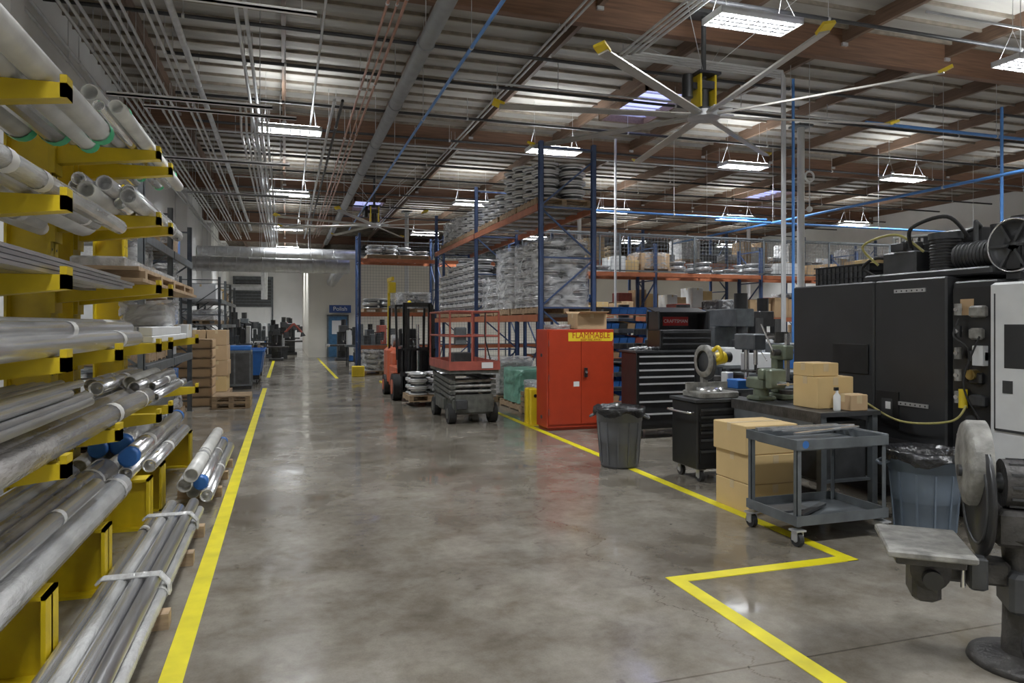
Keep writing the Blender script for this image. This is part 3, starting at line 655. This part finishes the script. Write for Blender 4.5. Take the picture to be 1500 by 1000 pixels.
# ------------------------------------------------------------------ trash cans
def can(x,y,s,mat,h=.69):
    b=B('trash_can',(x,y,0)); r=.285*s
    b.lathe([(.001,.012),(r*.72,.012),(r*.76,0),(r*.78,.03),(r*.92,h*.80),(r*.96,h*.80),(r*.96,h*.88),(r*.99,h*.88),(r*1.0,h*.97),(r*1.06,h*.97),(r*1.06,h),(r*.97,h),(r*.9,h*.6),(r*.75,.05),(.001,.05)],(0,0,0),mat,36)
    for k in range(12):
        a=k*math.pi/6; b.bar((r*.80*math.cos(a),r*.80*math.sin(a),.05),(r*.93*math.cos(a),r*.93*math.sin(a),h*.78),.014,mat)
    for a in (2.6,-.55):
        ca,sa=math.cos(a),math.sin(a); b.curve([(r*ca-.07*sa,r*sa+.07*ca,h*.9),(r*1.2*ca-.06*sa,r*1.2*sa+.06*ca,h*.86),(r*1.2*ca+.06*sa,r*1.2*sa-.06*ca,h*.86),(r*ca+.07*sa,r*sa-.07*ca,h*.9)],.014,mat,8,4)
    seg=60; v=[];pr=[(.55,-.25),(.9,-.03),(1.0,.03),(1.09,.02),(1.10,-.03),(1.09,-.06)]
    for j,(rr,zz) in enumerate(pr):
        for i in range(seg):
            t=2*math.pi*i/seg; q=1+R(-.02,.02); dz=R(-.008,.008)+( -.03*math.sin(5*t+1) if j==5 else 0)
            v.append((r*rr*q*math.cos(t),r*rr*q*math.sin(t),h+zz+dz))
    b.add(v,[(k*seg+i,k*seg+(i+1)%seg,(k+1)*seg+(i+1)%seg,(k+1)*seg+i) for k in range(len(pr)-1) for i in range(seg)],BAG,True)
    b.add(v[:seg],[tuple(range(seg))],BAG); b.build()
can(3.83,7.75,1.0,BINGR); can(4.95,4.48,.98,BINBL,.66)
# ------------------------------------------------------------------ tool chests
def drawers(b,x0,x1,y,z0,z1,rows,m=BLK,pull=PULL):
    hs=(z1-z0)/sum(rows); z=z1
    for r_ in rows:
        h=r_*hs; b.box(x0,x1,y-.015,y,z-h+.008,z,m); b.box(x0+.01,x1-.01,y-.032,y-.012,z-.030,z-.006,pull); z-=h
e=empty('tool_chest',(4.95,9.45,0))
b=B('cabinet'); b.cb(0,1.0,0,.5,.14,1.28,BLK,.012); drawers(b,.03,.97,0,.2,1.24,[1,1,1,1,1.3,1.3,1.8,1.8])
for x in (.1,.9):
    for y in (.08,.42): b.caster(x,y,.065,.14)
b.box(-.03,1.03,-.03,.53,1.28,1.31,DGR)
for k in range(22): 
    x=R(.02,.42); q=R(.04,.45); b.cyl((x,q,1.33),(x+R(.05,.12),q+R(-.08,.08),1.345),R(.012,.025),random.choice([CHR,RUB,DGR,WHM,GALV]))
b.build(e)
b=B('hutch'); b.cb(.45,1.35,.1,.5,1.31,1.62,BLK,.012); drawers(b,.48,1.32,.1,1.33,1.60,[1,1,1],BLK,DGR)
b.box(.45,1.35,.46,.5,1.62,1.90,BLK2); b.box(.45,.47,.15,.5,1.62,1.90,BLK2); b.box(1.33,1.35,.15,.5,1.62,1.90,BLK2); b.rb((.9,.36,1.92),(.92,.30,.02),BLK,rx=.25)
b.box(.7,1.15,.45,.46,1.68,1.82,LBLR); b.build(e)
b=B('side_locker'); b.cb(1.03,1.4,0.1,.5,.0,1.31,BLK2,.01); b.box(1.06,1.37,.085,.1,.1,1.25,BLK); b.build(e)
text('badge_lettering','CRAFTSMAN',.075,(.925,.448,1.75),(math.pi/2,0,0),LBL,e)
b=B('tool_cart',(4.2,6.64,0)); b.cb(0,.68,0,.52,.14,.86,BLK,.012); drawers(b,.03,.65,0,.19,.80,[1,1,1,1,1.5,2],BLK,DGR)
b.box(-.02,.70,-.02,.54,.86,.89,DGR); b.curve([(-.01,.05,.75),(-.08,.06,.75),(-.08,.46,.75),(-.01,.47,.75)],.012,CHR,8,6)
for x in (.08,.6):
    for y in (.07,.45): b.caster(x,y,.06,.14)
b.build()
b=B('miter_saw',(4.42,6.9,.89))
b.cb(-.12,.35,-.2,.2,0,.07,LGR,.01); b.lathe([(.001,.09),(.15,.09),(.16,.0),(.16,0)],(.1,0,.02),ALU); b.box(-.15,.38,.06,.09,.07,.16,LGR)
b.lathe([(.001,-.012),(.165,-.012),(.17,0),(.165,.012),(.001,.012)],(.06,-.02,.36),DGR,32,'X'); b.lathe([(.12,-.035),(.18,-.03),(.18,.03),(.12,.035)],(.06,.02,.40),LGR,32,'X')
b.cyl((.08,.0,.40),(.30,.02,.44),.07,SYEL,18); b.cyl((.30,.02,.44),(.38,.02,.44),.06,BLK,18); b.bar((.1,.1,.1),(.1,.12,.42),.06,LGR)
b.curve([(.08,-.08,.50),(.08,-.2,.56),(.1,-.24,.46),(.1,-.08,.38)],.022,SYEL,8,6); b.build()
b=B('cardboard_box_stack',(3.92,5.38,0)); z=0
for k,h in enumerate([.265,.265,.265]):
    dx=R(-.01,.02); b.carton(dx,.56+dx,R(0,.02),.52,z,z+h-.004,CARDY); z+=h
b.build()
b=B('service_cart',(3.72,4.5,0)); W,D=.86,.60
for x in (0,W-.04):
    for y in (0,D-.04):
        b.box(x,x+.04,y,y+.005,.15,.80,GRN); b.box(x if x==0 else x+.035,x+.005 if x==0 else x+.04,y,y+.04,.15,.80,GRN)
        b.caster(x+.02,y+.02,.055,.13)
for z in (.16,.74):
    b.box(0,W,0,D,z,z+.012,GRN); b.box(-.012,W+.012,-.012,0,z-.0,z+.075,GRN); b.box(-.012,W+.012,D,D+.012,z,z+.075,GRN); b.box(-.012,0,0,D,z,z+.075,GRN); b.box(W,W+.012,0,D,z,z+.075,GRN)
    b.box(.05,W-.05,.05,D-.05,z-.02,z,GRN)
b.path([(W,.08,.79),(W+.09,.08,.80),(W+.09,D-.08,.80),(W,D-.08,.79)],.012,GRN); b.lathe([(.03,-.002),(.001,-.003)],(.07,-.012,.78),BLUB,16,'Y')
b.box(.12,W+.10,.44,.47,.816,.84,ALU); b.box(.02,W-.02,.50,.53,.816,.84,ALUD); b.rb((.55,.30,.828),(.80,.035,.014),ALU,rz=.22); b.rb((.42,.36,.822),(.5,.02,.012),ALUD,rz=-.1); b.rb((.35,.25,.20),(.5,.05,.02),DGR,rz=.5); b.box(.1,.4,.3,.5,.173,.19,DGR); b.build()
# ------------------------------------------------------------------ workbench and tools
b=B('workbench',(4.6,5.25,0)); b.box(0,.68,0,1.35,.86,.90,DGR); b.box(-.002,.0,0,1.35,.8,.9,CASTI)
for x in (.02,.6):
    for y in (.02,1.27): b.box(x,x+.06,y,y+.06,0,.86,GRN)
b.box(.04,.64,.04,1.31,.25,.27,GRN); b.box(.05,.6,.1,1.2,.27,.8,DGR); b.box(0.0,.02,.1,1.25,.62,.8,GRN); b.build()
b=B('cardboard_box',(4.78,5.50,.9)); b.carton(0,.42,0,.34,.001,.30,CARDY); b.carton(.0,.30,.06,.34,.302,.43,CARDY); b.build()
b=B('cardboard_box',(4.95,5.27,.9)); b.carton(0,.2,0,.2,.001,.15,CARD); b.build()
b=B('spray_bottle',(4.85,5.33,.9)); b.lathe([(.001,0),(.03,0),(.032,.02),(.032,.14),(.012,.17),(.012,.19)],(0,0,0),LBL,16); b.box(-.03,.012,-.01,.01,.19,.22,BLK); b.build()
b=B('bench_vise',(4.8,6.36,.9))
b.cb(-.12,.12,-.1,.1,0,.05,VISE); b.cyl((0,0,.05),(0,0,.12),.08,VISE,20); b.cb(-.09,.09,-.13,.15,.12,.24,VISE); b.cb(-.1,.1,-.15,-.06,.22,.34,VISE); b.cb(-.1,.1,-.28,-.19,.14,.34,VISE)
b.box(-.1,.1,-.062,-.05,.28,.345,CASTI); b.cyl((0,-.42,.2),(0,-.1,.2),.02,CHR); b.cyl((-.12,-.41,.2),(.12,-.41,.2),.009,CHR); b.build()
b=B('arbor_press',(5.08,6.38,.9)); b.cb(-.1,.1,-.15,.15,0,.06,VISE); b.cb(-.05,.05,.03,.13,.06,.55,VISE); b.cb(-.06,.06,-.12,.13,.42,.58,VISE); b.box(-.02,.02,-.1,-.06,.2,.7,CHR); b.cyl((-.14,-.03,.5),(.1,-.03,.5),.035,CASTI); b.cyl((-.13,-.03,.5),(-.15,.15,.8),.01,CHR); b.box(-.08,.08,.0,.02,.60,.72,CASTI); b.cyl((0,-.07,.06),(0,-.07,.1),.07,CASTI); b.build()
def smallbench(x,y,w,d,h=.85):
    b=B('steel_work_table',(x,y,0)); b.box(0,w,0,d,h-.04,h,GRN)
    for q in (.02,w-.07):
        for p in (.02,d-.07): b.box(q,q+.05,p,p+.05,0,h-.04,DGR)
    b.box(.03,w-.03,.03,d-.03,.2,.22,GRN)
    for k in range(4): 
        q=.1+k*(w-.3)/3; b.cb(q,q+.16,.1,.4,.22,.22+R(.15,.4),random.choice([DGR,CARD,BLUB,REDD]))
    b.build()
smallbench(5.6,7.9,1.9,.8)
b=B('drill_press',(6.1,8.3,.852)); b.cb(-.15,.15,-.2,.2,0,.05,CASTI); b.cyl((0,.1,.05),(0,.1,.7),.035,CHR); b.cb(-.1,.1,-.2,.25,.5,.72,GRN); b.cyl((0,-.1,.3),(0,-.1,.5),.03,CHR); b.cyl((0,-.1,.22),(0,-.1,.32),.02,DGR); b.box(-.13,.13,-.2,.05,.2,.225,CASTI); b.cyl((.13,.2,.45),(.13,.2,.7),.07,DGR)
for k in range(3):
    a=k*2.1; b.cyl((.1,-.08,.48),(.14,-.08+.15*math.cos(a),.48+.15*math.sin(a)),.007,CHR)
b.build()
b=B('bench_grinder',(6.75,8.35,.852)); b.cb(-.08,.08,-.07,.07,0,.06,DGR); b.cyl((-.12,0,.14),(.12,0,.14),.075,GRN,20)
for q in (-.17,.17): b.cyl((q-.02,0,.14),(q+.02,0,.14),.085,CASTI,24); b.lathe([(.095,-.028),(.1,-.028),(.1,.028),(.095,.028)],(q,.01,.14),DGR,24,'X'); b.box(q-.03,q+.03,-.13,-.09,.1,.11,DGR)
b.build()
b=B('small_parts_clutter',(5.65,7.92,.852))
b.cb(.0,.2,.05,.3,.0,.12,BLUB,.01); b.cb(.05,.15,.35,.5,0,.2,WHM,.01); b.lathe([(.001,0),(.05,0),(.05,.13),(.001,.13)],(.24,.15,0),REDD,16)
for k in range(10): q=R(.0,.22); b.cyl((q,R(.05,.6),.015),(q+R(0,.05),R(.05,.6),.02),.012,random.choice([CHR,DGR,WHM]))
b.build()
b=B('storage_bench_unit',(6.9,9.4,0)); b.box(0,1.2,0,.5,0,.9,DGR); b.box(-.02,1.22,-.02,.52,.9,.93,GRN); b.cb(.1,.5,.05,.4,.93,1.25,WHM); b.cb(.6,1.1,.05,.45,.93,1.4,GRN); b.box(.65,1.05,.04,.05,1.0,1.3,BLUB); b.build()
smallbench(7.9,11.6,1.8,.8,.9); mill(9.3,13.5,1.1,GRN); mill(10.2,11.3,1.0,VISE); mill(11.6,15.8,1.1,DGR); mill(7.4,15.2,1.0,GRN); mill(6.6,11.3,.95,DGR)
b=B('equipment_on_table',(8.0,11.7,.902)); b.cb(0,.4,0,.5,0,.35,WHM); b.cb(.5,.8,.1,.5,0,.5,DGR); b.cb(.9,1.3,.05,.5,0,.25,BLUB); b.cb(.95,1.2,.1,.4,.25,.5,WHM); b.cyl((1.5,.3,0),(1.5,.3,.4),.1,REDD,16); b.build()
# ------------------------------------------------------------------ black CNC machine
b=B('cnc_machine',(5.6,0,0))
b.cb(.0,2.2,5.66,6.84,.12,2.13,BLK2,.015); b.cb(.0,2.2,4.84,5.65,.12,2.13,BLK2,.015); b.cb(.06,2.2,4.40,4.83,.12,2.08,BLK2,.015); b.box(.1,2.1,4.5,6.7,0,.12,BLK)
for y0,y1,z in ((5.05,5.4,2.0),(5.02,5.35,.93)):
    b.box(-.012,0,y0,y1,z,z+.035,GALV)
    for k in range(6): b.cyl((-.014,y0+.03+k*(y1-y0-.06)/5,z+.017),(-.012,y0+.03+k*(y1-y0-.06)/5,z+.017),.008,BLK,8)
b.box(-.01,0,5.35,5.62,.70,1.05,BLK); b.box(-.012,0,5.42,5.55,.78,.98,DGR); b.box(-.014,-.01,5.44,5.50,.88,.95,LBL)
b.box(-.006,0,4.9,5.6,.55,.60,DGR); b.cb(-.02,.0,5.72,6.2,1.2,1.5,BLK,.005)
b.box(.03,.06,4.44,4.80,.5,2.02,BLK)
for k in range(5):
    z=1.0+k*.19; b.cb(-.02,.05,4.47+.03*(k%2),4.62,z,z+.10,random.choice([DGR,BLK,LGR])); b.cyl((-.03,4.70,z+.02),(-.03,4.70,z+.12),.028,random.choice([DGR,LGR,BLK])); b.cyl((-.06,4.70,z+.07),(-.0,4.70,z+.07),.02,CHR,12)
b.box(.02,.035,4.6,4.72,1.78,1.92,CARD); b.cb(-.03,.05,4.47,4.57,1.35,1.52,WHM,.004); b.cyl((-.04,4.58,1.27),(.03,4.58,1.27),.045,BRASS,16); b.cyl((-.02,4.66,.98),(-.02,4.66,1.14),.035,SYEL,14)
for k in range(4): b.box(.025,.03,4.5+k*.07,4.55+k*.07,.68,.74,LBL)
b.cyl((.02,4.62,.86),(.05,4.62,.86),.06,DGR,24)
b.curve([(-.03,4.62,1.0),(-.12,4.7,.86),(-.14,5.2,.80),(-.08,5.7,.93),(-.05,6.2,1.10)],.010,HOSEY,8,8)
b.curve([(-.03,4.60,1.3),(-.1,4.55,1.5),(-.08,4.7,1.6),(-.02,4.7,1.75)],.008,RUB,8,6); b.curve([(-.03,4.5,1.6),(-.09,4.6,1.2),(-.03,4.5,.9)],.008,RUB,8,6)
b.cb(.1,1.6,4.5,5.9,2.13,2.2,BLK2)
b.cyl((.35,5.15,2.2),(.35,5.15,2.50),.13,BLK,22); b.cyl((.35,5.15,2.5),(.35,5.15,2.56),.145,DGR,22); b.cyl((.3,4.95,2.32),(.3,4.62,2.32),.12,DGR,22); b.cyl((.3,4.62,2.32),(.3,4.58,2.32),.13,BLK,22)
b.cb(.6,1.3,5.0,5.7,2.2,2.62,BLK); b.cb(.2,.5,5.35,5.75,2.2,2.42,DGR); b.cyl((.5,4.75,2.2),(.5,4.75,2.6),.06,DGR); b.cyl((.75,4.7,2.2),(.75,4.7,2.68),.10,BLK,20)
for k in range(10): b.torus((.35,5.15,2.22+k*.028),.133,.006,DGR,'Z',20,6)
for k in range(9): b.torus((.3,4.64+k*.035,2.32),.122,.006,BLK,'Y',20,6)
b.path([(.3,4.8,2.4),(.3,4.8,2.62),(.6,5.0,2.62),(.6,5.3,2.55)],.02,DGR); b.path([(.2,5.6,2.42),(.2,5.6,2.56),(.5,5.2,2.58)],.015,GALV)
b.curve([(.2,5.4,2.45),(.1,5.3,2.62),(.25,5.05,2.70),(.4,4.95,2.5)],.018,RUB,8,8); b.curve([(.15,5.75,2.3),(.05,5.85,2.5),(.12,5.5,2.58),(.25,5.3,2.4)],.012,HOSEY,8,8); b.curve([(.25,5.9,2.2),(.2,6.0,2.3),(.2,5.8,2.38),(.35,5.6,2.3)],.016,RUB,8,8)
for k in range(5): b.cb(.15+.07*k,.2+.07*k,5.45,5.6,2.42,2.5+.02*(k%2),DGR,.005); b.cyl((.17+.07*k,5.5,2.5),(.17+.07*k,5.5,2.56),.015,CHR,10)
b.lathe([(.001,-.03),(.05,-.03),(.05,-.012),(.20,-.012),(.20,-.03),(.235,-.03),(.235,.03),(.2,.03),(.2,.012),(.05,.012),(.001,.03)],(.2,4.36,2.36),DGR,36,'X')
for k in range(6):
    a=k*math.pi/3; b.bar((.165,4.36+.04*math.cos(a),2.36+.04*math.sin(a)),(.165,4.36+.2*math.cos(a),2.36+.2*math.sin(a)),.02,DGR)
b.torus((.165,4.36,2.36),.22,.008,CHR,'X',36)
b.box(.17,.3,4.3,4.42,2.08,2.36,BLK)
b.build()
b=B('vented_crate',(5.9,6.02,2.131)); b.box(0,.9,0,.8,.0,.22,BLK2)
for k in range(12): b.box(-.01,0,.03+k*.065,.06+k*.065,.02,.2,DGR)
for z in (.0,.07,.14,.21): b.box(-.015,.915,-.015,.815,z,z+.012,BLK)
b.build()
b=B('cardboard_box',(6.15,6.2,2.363)); b.carton(0,.35,0,.3,0,.06,CARDY); b.build()
b=B('white_machine_enclosure',(5.5,2.9,0)); b.cb(0,1.8,0,1.46,.1,2.04,WHM,.02); b.box(.1,1.7,.1,1.4,0,.1,BLK)
b.box(-.012,0,.75,1.40,.85,1.95,WHM); b.box(-.014,-.012,1.1,1.32,1.35,1.7,BLK2); b.box(-.03,-.01,.85,.9,1.1,1.4,DGR); b.box(-.02,0,1.25,1.33,1.15,1.25,DGR); b.box(-.01,0,.7,.715,.1,2.0,DGR); b.box(-.016,-.012,.75,1.40,.84,.86,DGR); b.box(-.016,-.012,1.395,1.405,.85,1.95,DGR); b.cb(.5,1.2,.3,1.0,2.04,2.3,DGR); b.build()
# ------------------------------------------------------------------ pedestal disc grinder (foreground)
b=B('pedestal_disc_sander',(3.53,2.61,0),math.radians(-38))
b.lathe([(.001,.05),(.10,.06),(.20,.045),(.24,.03),(.25,0),(.001,0)],(0,0,0),CASTI,32)
b.lathe([(.10,.05),(.095,.15),(.09,.45),(.10,.60),(.14,.64)],(0,0,0),CASTI,24)
b.cb(-.15,.17,-.12,.13,.60,.78,CASTI,.02); b.cb(-.10,.10,-.15,.10,.28,.48,DGR,.02); b.cyl((-.0,-.16,.38),(0,-.15,.38),.02,REDD)
b.cyl((-.10,0,.90),(.30,0,.90),.12,CASTI,28)
for k in range(12):
    a=k*math.pi/6; b.bar((-.08,.12*math.cos(a),.90+.12*math.sin(a)),(.26,.12*math.cos(a),.90+.12*math.sin(a)),.012,DGR)
b.cyl((.3,0,.90),(.36,0,.90),.10,DGR,24); b.cyl((-.2,0,.90),(-.10,0,.90),.05,DGR)
b.lathe([(.001,-.012),(.30,-.012),(.30,.012),(.001,.012)],(-.20,0,.83),BLK,48,'X')
b.torus((-.214,0,.83),.24,.008,DGR,'X',40); b.cyl((-.23,0,.83),(-.2,0,.83),.05,DGR,20)
seg=36; v=[]
for i in range(seg):
    a=2*math.pi*i/seg
    ry=.20; rz_=.235 if math.sin(a)>0 else .20
    for (f,xx) in ((.02,-.275),(.75,-.272),(.95,-.262),(1.0,-.245),(1.0,-.17)):
        v.append((xx,f*ry*math.cos(a)*(1-.30*max(0,-math.sin(a))),.975+f*rz_*math.sin(a)))
b.add(v,[(i*5+j,i*5+j+1,((i+1)%seg)*5+j+1,((i+1)%seg)*5+j) for i in range(seg) for j in range(4)],LGR,True)
b.cyl((-.29,0,.95),(-.27,0,.95),.03,DGR,16)
b.cb(-.66,-.28,-.38,.12,.575,.61,LGR,.008); b.cb(-.62,-.32,-.34,.08,.535,.575,CASTI,.006)
for q in (-.26,.02): b.lathe([(.001,-.012),(.10,-.012),(.10,.012),(.001,.012)],(-.46,q,.50),CASTI,24,'Y',sy=.9)
b.cb(-.53,-.40,-.22,.0,.32,.53,CASTI,.02); b.cb(-.40,-.08,-.10,.04,.40,.52,CASTI,.015); b.cyl((-.46,-.30,.47),(-.46,.06,.47),.022,DGR); b.cyl((-.46,-.34,.47),(-.46,-.30,.47),.045,BLK,16)
b.cyl((-.30,-.16,.40),(-.30,-.16,.58),.012,CHR); b.cb(-.28,-.20,-.20,-.12,.40,.56,DGR,.01)
b.curve([(.02,-.15,.30),(-.06,-.2,.18),(-.02,-.2,.07),(.1,-.18,.05)],.010,RUB,8,8)
b.build()
# ------------------------------------------------------------------ scissor lift
b=B('scissor_lift',(2.65,11.75,0)); W,D=.86,1.7
b.cb(.06,W-.06,.05,D-.05,.16,.42,OLIV,.02); b.box(.0,W,.5,D-.5,.22,.40,OLIV); b.box(.1,W-.1,.0,.06,.2,.5,OLIV)
for x in (.0,W-.13):
    for y in (.2,D-.25):
        b.cyl((x,y,.17),(x+.13,y,.17),.17,RUB,24); b.cyl((x-.008,y,.17),(x+.138,y,.17),.09,OLIV,16)
for k in range(4):
    z0=.44+k*.09
    for x in (.05,W-.09):
        b.bar((x,.08,z0),(x,D-.08,z0+.09),.04,OLIV,.06); b.bar((x+.045,D-.08,z0),(x+.045,.08,z0+.09),.04,OLIV,.06)
    b.cyl((.02,.12,z0+.02),(W-.02,.12,z0+.02),.025,LGR); b.cyl((.02,D-.12,z0+.02),(W-.02,D-.12,z0+.02),.025,GALV)
b.box(0,W,0,D,.86,.92,OLIV); b.box(-.02,W+.02,-.02,0,.92,1.07,REDD); b.box(-.02,0,0,D,.92,1.07,REDD); b.box(W,W+.02,0,D,.92,1.07,REDD); b.box(0,W,D,D+.02,.92,1.07,REDD)
for z in (1.5,1.92):
    b.path([(0,0,z),(W,0,z),(W,D,z),(0,D,z),(0,0,z)],.017,REDD)
for x,y in ((0,0),(W,0),(W,D),(0,D),(0,D/2),(W,D/2),(W*.45,0)): b.cyl((x,y,.94),(x,y,1.92),.017,REDD)
b.cb(.1,.30,.03,.15,1.35,1.65,GRN); b.box(.55,.75,-.03,-.022,.95,1.05,LBL); b.cb(.15,.5,.4,.8,.92,1.2,DGR); b.cb(.1,.3,-.04,.02,.25,.42,DGR); b.curve([(.7,.3,1.9),(.6,-.05,1.5),(.7,-.03,1.1)],.012,RUB); b.build()
# ------------------------------------------------------------------ forklift
b=B('forklift',(2.3,15.4,0)); W=1.05
for x in (.2,W-.28):
    b.box(x,x+.08,.35,.41,.08,2.15,BLK); b.box(x,x+.02,.35,.5,.08,2.15,BLK); b.box(x+.09,x+.14,.38,.46,.12,2.05,DGR)
for z in (.15,1.1,2.1): b.box(.2,W-.2,.42,.48,z,z+.09,BLK)
b.cyl((W/2,.42,.2),(W/2,.42,1.7),.035,CHR); b.box(.12,W-.12,.30,.35,.15,.25,BLK); b.box(.12,W-.12,.30,.35,.55,.65,BLK)
for x in (.14,.35,.55,.75,W-.18): b.box(x,x+.035,.29,.33,.15,1.15,BLK)
b.box(.14,W-.14,.29,.33,1.12,1.17,BLK)
for x in (.25,W-.37): b.box(x,x+.12,-.75,.3,.06,.10,DGR); b.box(x,x+.12,.25,.3,.06,.6,DGR)
b.cyl((W/2-.12,.40,.3),(W/2-.12,.40,1.9),.012,RUB); b.cyl((W/2+.12,.40,.3),(W/2+.12,.40,1.9),.012,RUB)
b.cb(.08,W-.08,.6,2.3,.22,.75,FORK,.04); b.cb(.1,W-.1,1.3,2.35,.7,1.08,FORK,.06); b.cb(.04,W-.04,1.75,2.5,.25,1.15,FORK,.08); b.box(.0,W,.55,1.0,.45,.62,FORK); b.box(.1,W-.1,.55,.7,.6,1.15,BLK)
b.cb(.3,W-.3,1.25,1.75,1.08,1.2,BLK,.03); b.cb(.3,W-.3,1.68,1.8,1.15,1.6,BLK,.03); b.cyl((W/2,.75,1.1),(W/2,1.0,1.35),.02,BLK); b.torus((W/2,1.0,1.36),.15,.015,BLK)
for x in (.08,W-.13):
    b.bar((x+.02,.6,.9),(x+.02,.85,2.12),.05,BLK); b.bar((x+.02,1.9,1.1),(x+.02,1.8,2.12),.05,BLK); b.bar((x+.02,.8,2.12),(x+.02,1.85,2.12),.05,BLK)
for k in range(7): b.box(.1,W-.1,.85+k*.15,.88+k*.15,2.12,2.15,BLK)
b.cyl((.2,2.1,1.3),(W-.2,2.1,1.3),.15,GALV,20)
for y,r in ((.62,.30),(2.1,.24)):
    for x in (-.02,W-.18): b.cyl((x,y,r),(x+.2,y,r),r,RUB,26); b.cyl((x-.01,y,r),(x+.21,y,r),r*.55,FORK,18)
b.ball((W/2,1.5,2.22),.05,SYEL); b.box(.2,.3,.54,.56,1.5,1.6,LBL); b.build()
b=B(PR,(2.42,14.5,0)); b.pallet(0,.85,0,.85,.105)
for i in range(2):
    for j in range(2):
        for k in range(3): b.rim(.22+i*.41,.22+j*.41,.24+k*.15,.2,.146,seg=18)
b.build()
b=B('jib_hoist',(2.9,21.0,0)); b.cyl((0,0,0),(0,0,3.0),.04,SYEL); b.box(-.25,.25,-.25,.25,0,.03,SYEL); b.box(-.04,.04,-.8,.1,2.95,3.05,SYEL); b.cb(-.1,.1,-.75,-.5,2.6,2.9,SYEL); b.cyl((0,-.62,1.9),(0,-.62,2.6),.008,CHR); b.build()
b=B('wood_pallet',(-1.1,15.7,0)); b.pallet(-.30,.42,-.4,.5,0); b.pallet(-.30,.42,-.4,.5,.131); b.build()
b=B('wall_hose_coil',(X0+.35,12.3,3.6))
for k in range(6): b.torus((-.2+k*.06,0,0),.32,.028,RUB if k%3 else BLUB,'X')
b.box(-.34,.2,-.04,.04,.26,.3,GRN); b.build()
# ------------------------------------------------------------------ world, camera
w=bpy.data.worlds.new('World'); S.world=w; w.use_nodes=True; w.node_tree.nodes['Background'].inputs[0].default_value=(.6,.7,.9,1); w.node_tree.nodes['Background'].inputs[1].default_value=.6
cam=bpy.data.cameras.new('camera'); co=bpy.data.objects.new('camera',cam); S.collection.objects.link(co)
cam.sensor_width=36; cam.lens=1040/1500*36; cam.shift_y=-25/1500; cam.clip_start=.05; cam.clip_end=200
co.location=(0,0,1.7); co.rotation_euler=(math.pi/2,0,-math.atan(332/1040)); S.camera=co
S.view_settings.view_transform='Standard'; S.view_settings.exposure=0.08; S.view_settings.gamma=1.08
